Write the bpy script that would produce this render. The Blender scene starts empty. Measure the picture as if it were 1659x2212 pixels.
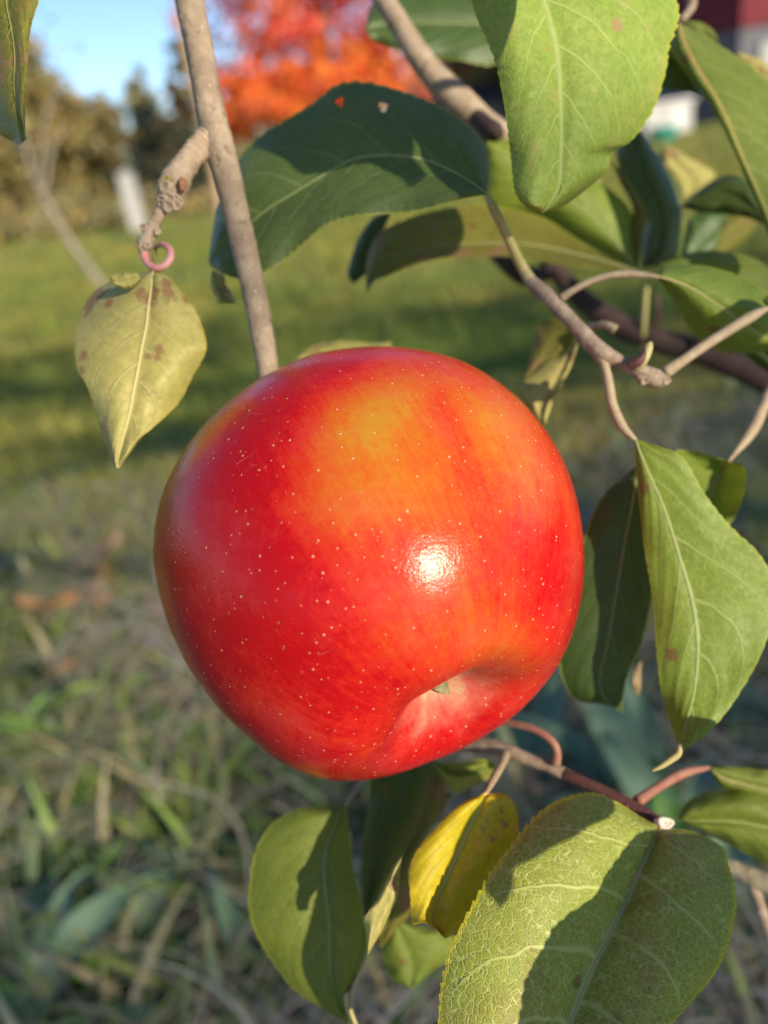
import bpy, math, random
import numpy as np
from mathutils import Vector, Matrix, noise as mnoise
rnd = random.Random(7); rng = np.random.default_rng(7)
S = bpy.context.scene; COL = S.collection

# ------------------------------------------------------------------ camera
F_PX = 1661.6                                   # focal length in pixels of a 1659 x 2212 view
CAM = np.array([0.0, 0.0, 0.56]); PITCH = math.radians(25.0); ROLL = math.radians(9.0)
_R0 = np.array([1., 0, 0]); _U0 = np.array([0, math.sin(PITCH), math.cos(PITCH)])
FW = np.array([0, math.cos(PITCH), -math.sin(PITCH)])
RT = math.cos(ROLL)*_R0 - math.sin(ROLL)*_U0
UP = math.sin(ROLL)*_R0 + math.cos(ROLL)*_U0
cam = bpy.data.cameras.new('camera'); cob = bpy.data.objects.new('camera', cam); COL.objects.link(cob)
M = Matrix.Identity(4)
for i in range(3):
    M[i][0] = RT[i]; M[i][1] = UP[i]; M[i][2] = -FW[i]; M[i][3] = CAM[i]
cob.matrix_world = M
cam.sensor_fit = 'HORIZONTAL'; cam.sensor_width = 25.96; cam.lens = 26.0
cam.clip_start = 0.01; cam.clip_end = 2000
cam.dof.use_dof = True; cam.dof.focus_distance = 0.137; cam.dof.aperture_fstop = 26/3.1
S.camera = cob
# ------------------------------------------------------------------ light
SUN_CAM = (0.56, 0.13, -0.81)                  # towards the sun, in (right, up, forward) of the view
sv = RT*SUN_CAM[0] + UP*SUN_CAM[1] + FW*SUN_CAM[2]; sv /= np.linalg.norm(sv)
EL = math.asin(sv[2]); AZ = math.atan2(sv[0], sv[1])
w = bpy.data.worlds.new('World'); S.world = w; w.use_nodes = True
nt = w.node_tree; bg = nt.nodes['Background']
sky = nt.nodes.new('ShaderNodeTexSky'); sky.sky_type = 'NISHITA'; sky.sun_disc = False
sky.sun_elevation = EL; sky.sun_rotation = AZ; sky.air_density = 0.8; sky.dust_density = 0.05; sky.ozone_density = 3.0
nt.links.new(sky.outputs[0], bg.inputs[0]); bg.inputs[1].default_value = 0.12
sl = bpy.data.lights.new('sun', 'SUN'); sl.energy = 4.4; sl.angle = math.radians(0.55); sl.color = (1.0, 0.87, 0.66)
so = bpy.data.objects.new('sun', sl); COL.objects.link(so)
so.rotation_euler = Vector(-sv).to_track_quat('-Z', 'Y').to_euler()
S.view_settings.view_transform = 'Standard'; S.view_settings.look = 'None'
S.view_settings.exposure = 0.68; S.view_settings.gamma = 1.0
S.cycles.max_bounces = 8; S.cycles.transparent_max_bounces = 8
S.cycles.use_denoising = True
print('SUN el %.1f az %.1f' % (math.degrees(EL), math.degrees(AZ)))

# ------------------------------------------------------------------ helpers
def ray(x, y): return RT*(x-829.5)/F_PX + UP*(1106-y)/F_PX + FW
def P(x, y, d): return CAM + ray(x, y)*d                     # a point d metres in front of the lens
def G(x, y, z=0.0):                                          # where a sight line meets the ground
    r = ray(x, y); return CAM + r*((z-CAM[2])/r[2])
def at_y(x, y, Y):                                           # a sight line at Y metres along the lawn
    r = ray(x, y); return CAM + r*(Y/r[1])
def QC(q, x, y):                                             # crop coordinates to view coordinates
    return {'D': (x, y), 'TR': (829.5+x/2, y/2), 'BR': (829.5+x/2, 1106+y/2), 'BL': (x/2, 1106+y/2),
            'R4': (274.3+x/2, y/2), 'TL': (x/2, y/2), 'ML': (x/2, 713+y/2), 'LC': (493.7+x/2.749, 1591+y/2.749),
            'SP': (219.4+x/4.32, 219.4+y/4.32), 'BK': (713.2+x/3.024, 1261.8+y/3.024)}[q]
def smooth(a, b, x):
    t = np.clip((x-a)/(b-a), 0, 1); return t*t*(3-2*t)
def catmull(pts, n):
    p = np.asarray(pts, float)
    if len(p) == 2: return p[0] + (p[1]-p[0])*np.linspace(0, 1, n)[:, None]
    d = np.concatenate([[0], np.cumsum(np.sqrt(np.maximum(np.linalg.norm(np.diff(p[:, :3], axis=0), axis=1), 1e-9)))])
    m = np.gradient(p, d, axis=0, edge_order=1)
    t = np.linspace(0, d[-1], n); k = np.clip(np.searchsorted(d, t, side='right')-1, 0, len(p)-2)
    h = (d[k+1]-d[k])[:, None]; s = ((t-d[k])[:, None])/h
    return ((2*s**3-3*s**2+1)*p[k] + (s**3-2*s**2+s)*h*m[k] + (-2*s**3+3*s**2)*p[k+1] + (s**3-s**2)*h*m[k+1])
def mesh_obj(name, v, f, mat, parent=None, uv=None, col=None, attrs=None, smoothed=True, origin=None):
    v = np.asarray(v, float)
    if origin is None: origin = v.mean(0) if parent is None else None
    base = np.zeros(3)
    if parent is not None:
        base = np.array(parent.get('_w', (0, 0, 0)))
    o3 = np.asarray(origin if origin is not None else v[0], float)
    me = bpy.data.meshes.new(name)
    f = np.asarray(f) if not isinstance(f, list) else f
    if isinstance(f, np.ndarray):
        k = f.shape[1]; nf = len(f)
        me.vertices.add(len(v)); me.vertices.foreach_set('co', (v-o3).astype(np.float32).ravel())
        me.loops.add(nf*k); me.loops.foreach_set('vertex_index', f.astype(np.int32).ravel())
        me.polygons.add(nf); me.polygons.foreach_set('loop_start', np.arange(0, nf*k, k, dtype=np.int32))
        me.update(calc_edges=True)
    else:
        me.from_pydata((v-o3).tolist(), [], f)
    if smoothed: me.polygons.foreach_set('use_smooth', np.ones(len(me.polygons), bool))
    li = np.empty(len(me.loops), np.int32); me.loops.foreach_get('vertex_index', li)
    if uv is not None:
        l = me.uv_layers.new(name='UVMap'); l.data.foreach_set('uv', np.asarray(uv, np.float32)[li].ravel())
    if col is not None:
        a = me.attributes.new('col', 'FLOAT_COLOR', 'POINT')
        c = np.ones((len(v), 4), np.float32); c[:, :3] = col; a.data.foreach_set('color', c.ravel())
    for an, av in (attrs or {}).items():
        a = me.attributes.new(an, 'FLOAT', 'POINT'); a.data.foreach_set('value', np.asarray(av, np.float32))
    if mat is not None: me.materials.append(mat)
    me.update()
    o = bpy.data.objects.new(name, me); COL.objects.link(o)
    if parent is not None: o.parent = parent
    o.location = o3 - base; o['_w'] = o3.tolist()
    return o
def thing(name, label, cat, loc, group=None):
    o = bpy.data.objects.new(name, None); COL.objects.link(o); o.location = loc; o['_w'] = list(map(float, loc))
    o.empty_display_size = 0.01
    return tag(o, label, cat, group)
def tag(o, label=None, cat=None, group=None, kind=None):
    for k, v in (('label', label), ('category', cat), ('group', group), ('kind', kind)):
        if v: o[k] = v
    return o
def grid_faces(n, m, wrap=False):
    i, j = np.meshgrid(np.arange(n-1), np.arange(m if wrap else m-1), indexing='ij')
    a = i*m+j; b = i*m+(j+1) % m; return np.stack([a, b, b+m, a+m], -1).reshape(-1, 4)
def tube_geo(path, rad, sides=12, bump=0.0, freq=300., rings=None, seed=0.0, cap=True):
    p = np.asarray(path, float); n = len(p); rad = np.asarray(rad, float)
    t = np.gradient(p, axis=0); t /= np.linalg.norm(t, axis=1)[:, None]+1e-12
    ref = np.array([0.3, 0.2, 0.93]); nrm = np.cross(t[0], ref); nrm /= np.linalg.norm(nrm)
    V = []; a = np.linspace(0, 2*np.pi, sides, endpoint=False)
    for i in range(n):
        nrm = nrm - t[i]*(nrm@t[i]); nrm /= np.linalg.norm(nrm)+1e-12; b = np.cross(t[i], nrm)
        d = np.cos(a)[:, None]*nrm + np.sin(a)[:, None]*b
        r = np.full(sides, rad[i])
        if bump:
            for k in range(sides):
                q = Vector((p[i]+d[k]*rad[i])*freq)+Vector((seed, 0, 0))
                r[k] *= 1 + bump*(mnoise.noise(q)+0.5*mnoise.noise(q*2.3))
        if rings is not None: r = r*(1+rings[i])
        V.append(p[i] + d*r[:, None])
    V = np.concatenate(V); f = grid_faces(n, sides, True).tolist()
    if cap:
        f.append(list(range(sides))[::-1]); f.append([(n-1)*sides+k for k in range(sides)])
    return V, f
def tube(name, pts, rads, mat, parent=None, n=40, sides=12, **kw):
    """pts: 3-D points, rads: radius at each"""
    pr = catmull(np.column_stack([np.asarray(pts, float), np.asarray(rads, float)*1.0]), n)
    v, f = tube_geo(pr[:, :3], np.maximum(pr[:, 3], 1e-5), sides, **kw)
    return mesh_obj(name, v, f, mat, parent)
def qtube(name, q, rows, mat, parent=None, n=40, sides=12, **kw):
    """rows: (x, y, full width in crop px, depth)"""
    sc = {'LC': 2.749, 'SP': 4.32, 'D': 1.0, 'BK': 3.024}.get(q, 2.0)
    pts = []; rads = []
    for x, y, wd, d in rows:
        X, Y = QC(q, x, y); pts.append(P(X, Y, d)); rads.append(wd/sc/2*d/F_PX)
    return tube(name, pts, rads, mat, parent, n, sides, **kw)

# ------------------------------------------------------------------ materials
class NG:
    def __init__(self, name):
        self.mat = bpy.data.materials.new(name); self.mat.use_nodes = True
        self.t = self.mat.node_tree; self.b = self.t.nodes['Principled BSDF']; self.out = self.t.nodes['Material Output']
    def n(self, ty, ins=None, **kw):
        d = self.t.nodes.new(ty)
        for k, v in kw.items(): setattr(d, k, v)
        for k, v in (ins or {}).items(): self.set(d.inputs[k], v)
        return d
    def set(self, sock, v):
        if isinstance(v, bpy.types.NodeSocket): self.t.links.new(v, sock)
        elif isinstance(v, (tuple, list)) and len(v) == 3 and sock.type == 'RGBA': sock.default_value = (*v, 1)
        else: sock.default_value = v
    def m(self, op, a, b=0.0, c=None):
        d = self.t.nodes.new('ShaderNodeMath'); d.operation = op; self.set(d.inputs[0], a); self.set(d.inputs[1], b)
        if c is not None: self.set(d.inputs[2], c)
        return d.outputs[0]
    def mix(self, f, a, b, mode='MIX'):
        d = self.t.nodes.new('ShaderNodeMix'); d.data_type = 'RGBA'; d.blend_type = mode
        self.set(d.inputs[0], f); self.set(d.inputs[6], a); self.set(d.inputs[7], b); return d.outputs[2]
    def ss(self, x, a, b, lo=0.0, hi=1.0):
        d = self.t.nodes.new('ShaderNodeMapRange'); d.interpolation_type = 'SMOOTHSTEP'
        for i, v in enumerate((x, a, b, lo, hi)): self.set(d.inputs[i], v)
        return d.outputs[0]
    def noise(self, vec, scale, detail=3.0, rough=0.55, dist=0.0):
        d = self.n('ShaderNodeTexNoise', {'Vector': vec, 'Scale': scale, 'Detail': detail, 'Roughness': rough, 'Distortion': dist}); return d.outputs[0]
    def voro(self, vec, scale, feature='F1', rand=1.0):
        d = self.n('ShaderNodeTexVoronoi', feature=feature); self.set(d.inputs['Vector'], vec); self.set(d.inputs['Scale'], scale)
        self.set(d.inputs['Randomness'], rand); return d
    def obj(self): return self.n('ShaderNodeTexCoord').outputs['Object']
    def bump(self, h, dist, strength=1.0, normal=None):
        d = self.n('ShaderNodeBump', {'Height': h, 'Distance': dist, 'Strength': strength})
        if normal is not None: self.set(d.inputs['Normal'], normal)
        return d.outputs[0]
    def attr(self, name): return self.n('ShaderNodeAttribute', attribute_name=name)
    def rand(self): return self.n('ShaderNodeObjectInfo').outputs['Random']

def leaf_mat(name, top, top2, vein, trans=0.3, rough=0.44, spots=0.15, spotcol=(0.16, 0.075, 0.03), edge=(0.30, 0.33, 0.03),
             nveins=7.0, net=0.5, blotch=None, vein_w=1.0, relief=1.0, spec=0.32, blots=0.0):
    g = NG(name); ob = g.obj(); uvn = g.n('ShaderNodeUVMap').outputs[0]
    sp = g.n('ShaderNodeSeparateXYZ', {0: uvn}); u = g.m('MULTIPLY_ADD', sp.outputs[0], 2.0, -1.0); v = sp.outputs[1]
    wob = g.noise(ob, 130., 2.0); wob = g.m('SUBTRACT', wob, 0.5)
    w_ = g.m('ABSOLUTE', u); sgn = g.m('SIGN', u)
    c = g.m('ADD', g.m('MULTIPLY', w_, 0.20), g.m('MULTIPLY', g.m('MULTIPLY', w_, w_), 0.16))
    q = g.m('ADD', g.m('SUBTRACT', v, c), g.m('MULTIPLY', wob, 0.05))
    fr = g.m('FRACT', g.m('ADD', g.m('MULTIPLY', q, nveins), g.m('MULTIPLY_ADD', sgn, 0.21, 10.4)))
    dist = g.m('ABSOLUTE', g.m('SUBTRACT', fr, 0.5))                    # 0 on a side vein
    wid = g.m('MULTIPLY', g.m('MULTIPLY_ADD', w_, -0.045, 0.070), vein_w)
    side = g.ss(dist, g.m('MULTIPLY', wid, 0.25), wid, 1.0, 0.0)
    side = g.m('MULTIPLY', side, g.ss(w_, 0.80, 1.0, 1.0, 0.1))
    vecw = g.n('ShaderNodeVectorMath', {0: ob, 1: g.n('ShaderNodeVectorMath', {0: g.n('ShaderNodeTexNoise', {'Vector': ob, 'Scale': 260.}).outputs[1], 3: 0.0012}, operation='SCALE').outputs[0]}, operation='ADD').outputs[0]
    n1 = g.voro(vecw, 760., 'DISTANCE_TO_EDGE').outputs['Distance']
    n2 = g.voro(vecw, 1800., 'DISTANCE_TO_EDGE').outputs['Distance']
    net1 = g.ss(n1, 0.02, 0.12, 1.0, 0.0); net2 = g.ss(n2, 0.03, 0.16, 1.0, 0.0)
    mid = g.ss(w_, 0.012, 0.045, 1.0, 0.0)
    veins = g.m('MAXIMUM', g.m('MULTIPLY', side, 0.85), mid)
    allv = g.m('MAXIMUM', veins, g.m('MULTIPLY', g.m('MAXIMUM', g.m('MULTIPLY', net1, 0.75), g.m('MULTIPLY', net2, 0.32)), net))
    big = g.noise(ob, 55., 3.0, 0.6); fine = g.noise(ob, 700., 3.0, 0.65)
    base = g.mix(g.ss(big, 0.32, 0.68), top, top2)
    base = g.mix(g.m('MULTIPLY', g.ss(fine, 0.3, 0.7), 0.5), base, tuple(x*0.55 for x in top))
    if blotch is not None:                                              # ageing patches
        bl = g.ss(g.noise(ob, 75., 4.0, 0.65, 0.4), 0.52-(blotch[2] if len(blotch) > 2 else 0), 0.66-(blotch[2] if len(blotch) > 2 else 0)); base = g.mix(g.m('MULTIPLY', bl, blotch[1]), base, blotch[0])
    colr = g.mix(g.m('MULTIPLY', allv, 0.68), base, vein)
    if blotch is not None:
        fk = g.ss(g.noise(ob, 620., 2., .6), .56, .64); colr = g.mix(g.m('MULTIPLY', g.m('MULTIPLY', fk, bl), .45), colr, spotcol)
    if spots:
        sv_ = g.voro(ob, 120.); sd = g.m('SUBTRACT', sv_.outputs['Distance'], g.m('MULTIPLY', g.noise(ob, 900.), 0.12))
        pick = g.ss(g.n('ShaderNodeSeparateColor', {0: sv_.outputs['Color']}).outputs[0], 1-spots-0.02, 1-spots)
        sm = g.m('MULTIPLY', g.ss(sd, 0.05, 0.16, 1.0, 0.0), pick)
        colr = g.mix(g.m('MULTIPLY', sm, 0.85), colr, spotcol)
    if blots:                                                            # larger brown dead patches
        bm = g.ss(g.m('ADD', g.noise(ob, 48., 4.0, 0.6, 0.6), g.m('MULTIPLY', fine, 0.10)), 0.70-blots*0.3, 0.74-blots*0.3)
        colr = g.mix(g.m('MULTIPLY', bm, 0.8), colr, g.mix(fine, (0.20, 0.075, 0.02), (0.36, 0.22, 0.12)))
    rim = g.ss(w_, 0.955, 0.985); colr = g.mix(g.m('MULTIPLY', rim, 0.8), colr, edge)
    hs = g.n('ShaderNodeHueSaturation', {'Color': colr, 'Value': g.m('MULTIPLY_ADD', g.rand(), 0.24, 0.88), 'Hue': g.m('MULTIPLY_ADD', g.rand(), 0.018, 0.491)})
    colr = hs.outputs[0]
    h = g.m('ADD', g.m('MULTIPLY', allv, -1.0), g.m('MULTIPLY', fine, 0.35))
    nrm = g.bump(h, 0.00016*relief, 0.8)
    g.set(g.b.inputs['Base Color'], colr); g.set(g.b.inputs['Roughness'], g.m('MULTIPLY_ADD', fine, 0.25, rough-0.04))
    g.set(g.b.inputs['Normal'], nrm); g.b.inputs['Specular IOR Level'].default_value = spec
    tr = g.n('ShaderNodeBsdfTranslucent', {'Color': g.mix(0.55, colr, (0.36, 0.42, 0.02), 'MIX'), 'Normal': nrm})
    ms = g.n('ShaderNodeMixShader', {0: trans, 1: g.b.outputs[0], 2: tr.outputs[0]})
    g.t.links.new(ms.outputs[0], g.out.inputs[0]); return g.mat

def bark_mat(name, c1, c2, c3, scale=1.0, rough=0.75, patch=0.25, lent=True, gloss=0.3):
    g = NG(name); ob = g.obj()
    a = g.noise(ob, 160*scale, 5.0, 0.6); b = g.noise(ob, 900*scale, 4.0, 0.7); p = g.noise(ob, 230*scale, 3.0, 0.6, 1.0)
    colr = g.mix(g.ss(a, 0.35, 0.65), c1, c2)
    colr = g.mix(g.m('MULTIPLY', g.ss(b, 0.52, 0.75), 0.45), colr, tuple(x*0.5 for x in c1))
    colr = g.mix(g.m('MULTIPLY', g.ss(p, 0.62, 0.68), patch*2), colr, c3)
    h = g.m('ADD', b, g.m('MULTIPLY', a, 0.6))
    if lent:
        l = g.voro(ob, 420*scale); lm = g.ss(l.outputs['Distance'], 0.12, 0.26, 1.0, 0.0)
        pk = g.ss(g.n('ShaderNodeSeparateColor', {0: l.outputs['Color']}).outputs[0], 0.55, 0.6); lm = g.m('MULTIPLY', lm, pk)
        colr = g.mix(g.m('MULTIPLY', lm, 0.6), colr, tuple(min(1, x*1.5) for x in c2)); h = g.m('ADD', h, g.m('MULTIPLY', lm, 0.9))
    g.set(g.b.inputs['Base Color'], colr); g.b.inputs['Roughness'].default_value = rough; g.b.inputs['Specular IOR Level'].default_value = gloss
    g.set(g.b.inputs['Normal'], g.bump(h, 0.0004/scale, 0.8)); return g.mat

def plain_mat(name, c1, c2, scale=20., rough=0.7, bumpd=0.0, spec=0.3, detail=4.0):
    g = NG(name); ob = g.obj(); a = g.noise(ob, scale, detail, 0.6)
    g.set(g.b.inputs['Base Color'], g.mix(g.ss(a, 0.3, 0.7), c1, c2)); g.b.inputs['Roughness'].default_value = rough
    g.b.inputs['Specular IOR Level'].default_value = spec
    if bumpd: g.set(g.b.inputs['Normal'], g.bump(a, bumpd))
    return g.mat
def blade_mat(name, trans=0.35, rough=0.5):
    g = NG(name); c = g.attr('col').outputs[0]
    g.set(g.b.inputs['Base Color'], c); g.b.inputs['Roughness'].default_value = rough; g.b.inputs['Specular IOR Level'].default_value = 0.25
    tr = g.n('ShaderNodeBsdfTranslucent', {'Color': c})
    g.t.links.new(g.n('ShaderNodeMixShader', {0: trans, 1: g.b.outputs[0], 2: tr.outputs[0]}).outputs[0], g.out.inputs[0]); return g.mat

LF = {
 'green': leaf_mat('leaf_green', (0.125, 0.175, 0.016), (0.17, 0.215, 0.024), (0.26, 0.30, 0.08), 0.26),
 'pale': leaf_mat('leaf_pale_green', (0.20, 0.285, 0.03), (0.26, 0.315, 0.045), (0.37, 0.43, 0.13), 0.2, spots=0.28, spotcol=(0.30, 0.17, 0.09), net=0.5, rough=0.5, blotch=((0.31, 0.28, 0.07), 0.6)),
 'bright': leaf_mat('leaf_bright_green', (0.165, 0.235, 0.016), (0.215, 0.28, 0.026), (0.34, 0.40, 0.13), 0.25, rough=0.4, spots=0.14, nveins=6.0, net=0.4),
 'crisp': leaf_mat('leaf_crisp_net', (0.25, 0.315, 0.022), (0.30, 0.35, 0.036), (0.52, 0.55, 0.20), 0.2, rough=0.40, net=0.95, relief=1.5, spots=0.08, nveins=5.5, vein_w=1.1, blotch=((0.30, 0.20, 0.03), 0.5, 0.02), edge=(0.55, 0.52, 0.02), spec=0.4),
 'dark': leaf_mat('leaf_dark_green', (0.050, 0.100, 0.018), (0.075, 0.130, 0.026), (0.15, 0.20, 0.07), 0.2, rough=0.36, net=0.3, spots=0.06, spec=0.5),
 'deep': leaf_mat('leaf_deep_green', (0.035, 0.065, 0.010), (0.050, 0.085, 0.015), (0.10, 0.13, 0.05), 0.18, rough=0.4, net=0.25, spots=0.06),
 'olive': leaf_mat('leaf_olive', (0.16, 0.15, 0.018), (0.22, 0.195, 0.028), (0.28, 0.26, 0.07), 0.3, spots=0.5, blots=0.36, net=0.5, relief=2.0),
 'yellow': leaf_mat('leaf_clear_yellow', (0.62, 0.49, 0.010), (0.68, 0.55, 0.025), (0.62, 0.46, 0.10), 0.3, spots=0.12, blots=0.12, net=0.1, spotcol=(0.3, 0.12, 0.02), edge=(0.45, 0.22, 0.03), blotch=((0.50, 0.47, 0.02), 0.5)),
 'fading': leaf_mat('leaf_fading_yellow', (0.45, 0.405, 0.11), (0.51, 0.45, 0.14), (0.55, 0.48, 0.20), 0.25, spots=0.40, blots=0.24, net=0.22, spotcol=(0.30, 0.15, 0.06), edge=(0.42, 0.34, 0.05), blotch=((0.41, 0.40, 0.10), 0.6)),
 'arch': leaf_mat('leaf_blue_green', (0.070, 0.120, 0.024), (0.100, 0.150, 0.032), (0.19, 0.24, 0.08), 0.2, rough=0.38, net=0.4, spots=0.08, spec=0.5, relief=1.2),
 'tan': leaf_mat('leaf_dry_tan', (0.40, 0.27, 0.13), (0.48, 0.36, 0.20), (0.5, 0.38, 0.22), 0.2, spots=0.2, net=0.1),
}
PET = {'green': plain_mat('petiole_green', (0.34, 0.33, 0.10), (0.42, 0.34, 0.17), 300., 0.5),
       'shade': plain_mat('stalk_olive', (0.22, 0.17, 0.07), (0.26, 0.20, 0.09), 300., 0.6),
       'tan': plain_mat('petiole_tan', (0.36, 0.29, 0.18), (0.31, 0.22, 0.14), 420., 0.6, 0.0004),
       'rose': plain_mat('petiole_rose', (0.27, 0.10, 0.075), (0.30, 0.17, 0.11), 220., 0.5),
       'pink': plain_mat('petiole_pink', (0.66, 0.21, 0.20), (0.60, 0.33, 0.29), 350., 0.55),
       'pale': plain_mat('midrib_pale', (0.36, 0.37, 0.17), (0.32, 0.35, 0.15), 300., 0.5),
       'mauve': plain_mat('midrib_mauve', (0.62, 0.31, 0.17), (0.52, 0.33, 0.13), 200., 0.5),
       'cream': plain_mat('midrib_cream', (0.55, 0.47, 0.20), (0.60, 0.50, 0.25), 200., 0.5)}
BARK = {'grey': bark_mat('bark_grey_tan', (0.25, 0.185, 0.125), (0.37, 0.285, 0.20), (0.15, 0.095, 0.05), 1.2, patch=.45),
        'spur': bark_mat('bark_spur', (0.36, 0.26, 0.17), (0.44, 0.34, 0.24), (0.20, 0.12, 0.06), 1.3, lent=False),
        'twig': bark_mat('bark_twig', (0.22, 0.16, 0.115), (0.36, 0.28, 0.205), (0.12, 0.07, 0.05), 1.5, patch=0.3, lent=True),
        'maroon': bark_mat('bark_maroon', (0.075, 0.028, 0.027), (0.105, 0.048, 0.042), (0.18, 0.12, 0.09), 1.2, rough=0.5, patch=0.1),
        'brown': bark_mat('bark_dark_brown', (0.040, 0.024, 0.020), (0.060, 0.036, 0.030), (0.04, 0.025, 0.02), 0.8, patch=0.2),
        'lichen': bark_mat('bark_lichen', (0.22, 0.17, 0.12), (0.30, 0.27, 0.17), (0.10, 0.07, 0.05), 0.9, patch=0.3)}

# ------------------------------------------------------------------ leaves
def leaf(parent, q, rows, mat, label, depth, fold=(0, 0), bulge=0.0, rib='pale', ribw=9.0, petiole=None, petmat='tan', petw=18.,
         teeth=26, tooth=0.035, seed=1, n=110, m=25, ripple=0.0009, close=(True, True), droop=0.0, ribout=0.1, name='leaf', holes=None, curl=0.0):
    """rows: (left x,y, midrib x,y, right x,y [, extra depth L, M, R]) from base to tip; depth: (base, tip)"""
    R = []
    for k, r in enumerate(rows):
        l = QC(q, r[0], r[1]); mm = QC(q, r[2], r[3]); rr = QC(q, r[4], r[5])
        e = r[6:9] if len(r) >= 9 else (0, 0, 0)
        s = k/(len(rows)-1); dm = depth[0]+(depth[1]-depth[0])*s + droop*math.sin(math.pi*s)
        R.append([mm[0], mm[1], dm+e[1], l[0], l[1], dm+fold[0]+e[0], rr[0], rr[1], dm+fold[1]+e[2]])
    R = np.array(R)
    # at the two ends the blade closes on the midrib
    C = catmull(R, n); t = np.linspace(0, 1, n)
    fadein = smooth(0, 0.06, t)*smooth(1, 0.94, t)
    for a in (3, 6): C[:, a+2] = C[:, 2] + (C[:, a+2]-C[:, 2])*(0.15+0.85*fadein)
    us = np.sign(np.linspace(-1, 1, m))*np.abs(np.linspace(-1, 1, m))**0.85
    ph = np.random.default_rng(seed).uniform(0, 6.28, 6)
    V = np.zeros((n, m, 3)); UV = np.zeros((n, m, 2))
    for i in range(n):
        for j, u in enumerate(us):
            a = 3 if u < 0 else 6; w_ = abs(u)
            tt = t[i]*teeth + (0.3 if u < 0 else 0.0); saw = (tt % 1.0)
            tf = (tooth*(1-saw)**0.8 - tooth*0.5)*(0.35+1.1*abs(math.sin(int(tt)*12.9898+seed*3.1+(5 if u < 0 else 0))))*smooth(0.82, 1.0, w_)*fadein[i] + 0.02*math.sin(t[i]*9+ph[0]+(0 if u < 0 else 2))*w_*fadein[i]
            s = w_*(1+tf)
            x = C[i, 0]+(C[i, a]-C[i, 0])*s; y = C[i, 1]+(C[i, a+1]-C[i, 1])*s
            d = C[i, 2]+(C[i, a+2]-C[i, 2])*s**1.25 - bulge*(1-(2*w_-1)**2)*fadein[i] + curl*smooth(.75, 1, w_)*fadein[i]
            wave = math.sin(t[i]*17+ph[1]+u*1.3)*0.6*w_**2 + math.sin(t[i]*29+ph[2]-u)*0.35*w_**2 + math.sin(t[i]*11+ph[3]+u*4)*0.4*w_
            d += ripple*wave*fadein[i]
            V[i, j] = P(x, y, d)
            # puckering between the side veins
            V[i, j] += FW*(-0.00009*math.cos(2*math.pi*((t[i]-0.2*w_-0.16*w_*w_)*7+(0.21 if u > 0 else -.21)+.4))*w_*(1-w_)*4*fadein[i])
            UV[i, j] = (u*0.5+0.5, t[i])
    f = grid_faces(n, m); vv = V.reshape(-1, 3)
    if holes:
        cen = V.reshape(n*m, 3)[f].mean(1); keep = np.ones(len(f), bool)
        for hx, hy, hr in holes:
            X, Y = QC(q, hx, hy); r = ray(X, Y); r = r/np.linalg.norm(r); rel = cen-CAM
            dd = np.linalg.norm(rel-np.outer(rel@r, r), axis=1); keep &= dd > hr
        f = f[keep]
    o = mesh_obj(name, vv, f, LF[mat], parent, uv=UV.reshape(-1, 2), origin=V[0, m//2])
    if label: o['label'] = label
    if rib:
        k = max(3, n//4); idx = np.linspace(0, n-1, k).astype(int)
        sc = {'LC': 2.749, 'D': 1.0}.get(q, 2.0)
        rr = (ribw*0.62/sc/2*C[idx, 2]/F_PX)*(1-0.85*np.linspace(0, 1, k)**0.9)
        v, ff = tube_geo(V[idx, m//2]-FW*(rr[:, None]*ribout+1e-5), rr, 8); mesh_obj('midrib', v, ff, PET[rib], o)
    if petiole:
        sc = {'LC': 2.749, 'D': 1.0}.get(q, 2.0)
        pts = []; rads = []
        for k, (x, y, d) in enumerate(petiole):
            X, Y = QC(q, x, y); pts.append(P(X, Y, d)); rads.append(petw/sc/2*d/F_PX*(1.25 if k == 0 else 1.0))
        pts.append(V[1, m//2]); rads.append(ribw/sc/2*C[0, 2]/F_PX*1.05)
        tube('petiole', pts, rads, PET[petmat], o, 30, 10, bump=0.05, freq=500)
    return o

# ------------------------------------------------------------------ ground, sky-line and trees
AC0 = P(830, 1106, 0.17)
def hexa(x0, x1, y0, y1, z0, z1):
    v = [(x, y, z) for z in (z0, z1) for y in (y0, y1) for x in (x0, x1)]
    return v, [[0, 2, 3, 1], [4, 5, 7, 6], [0, 1, 5, 4], [2, 6, 7, 3], [0, 4, 6, 2], [1, 3, 7, 5]]
def boxes(name, blist, mat, parent=None, frame=None, bevel=0.0):
    V = []; Fc = []
    for b in blist:
        v, f = hexa(*b); k = len(V); V += v; Fc += [[a+k for a in q] for q in f]
    V = np.array(V, float)
    if frame is not None: o, ax, ay = frame; V = np.asarray(o)+V[:, :1]*ax+V[:, 1:2]*ay+V[:, 2:]*np.array([0, 0, 1.])
    return mesh_obj(name, V, Fc, mat, parent, smoothed=False)

g = NG('lawn_soil'); ob = g.obj()
big = g.noise(ob, 0.8, 5.0, 0.6); mid_ = g.noise(ob, 7., 4.0, 0.65); fin = g.noise(ob, 60., 4.0, 0.7)
c = g.mix(g.ss(big, 0.35, 0.65), (0.19, 0.215, 0.035), (0.34, 0.30, 0.065))
c = g.mix(g.ss(mid_, 0.35, 0.65), c, (0.24, 0.24, 0.05)); c = g.mix(g.m('MULTIPLY', g.ss(fin, 0.5, 0.7), 0.6), c, (0.05, 0.045, 0.025))
near = g.ss(g.n('ShaderNodeSeparateXYZ', {0: ob}).outputs[1], 0.6, 1.15)
c = g.mix(near, g.mix(fin, (0.16, 0.13, 0.085), (0.32, 0.26, 0.18)), c)
g.set(g.b.inputs['Base Color'], c); g.b.inputs['Roughness'].default_value = 0.9; g.set(g.b.inputs['Normal'], g.bump(fin, 0.02))
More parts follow.
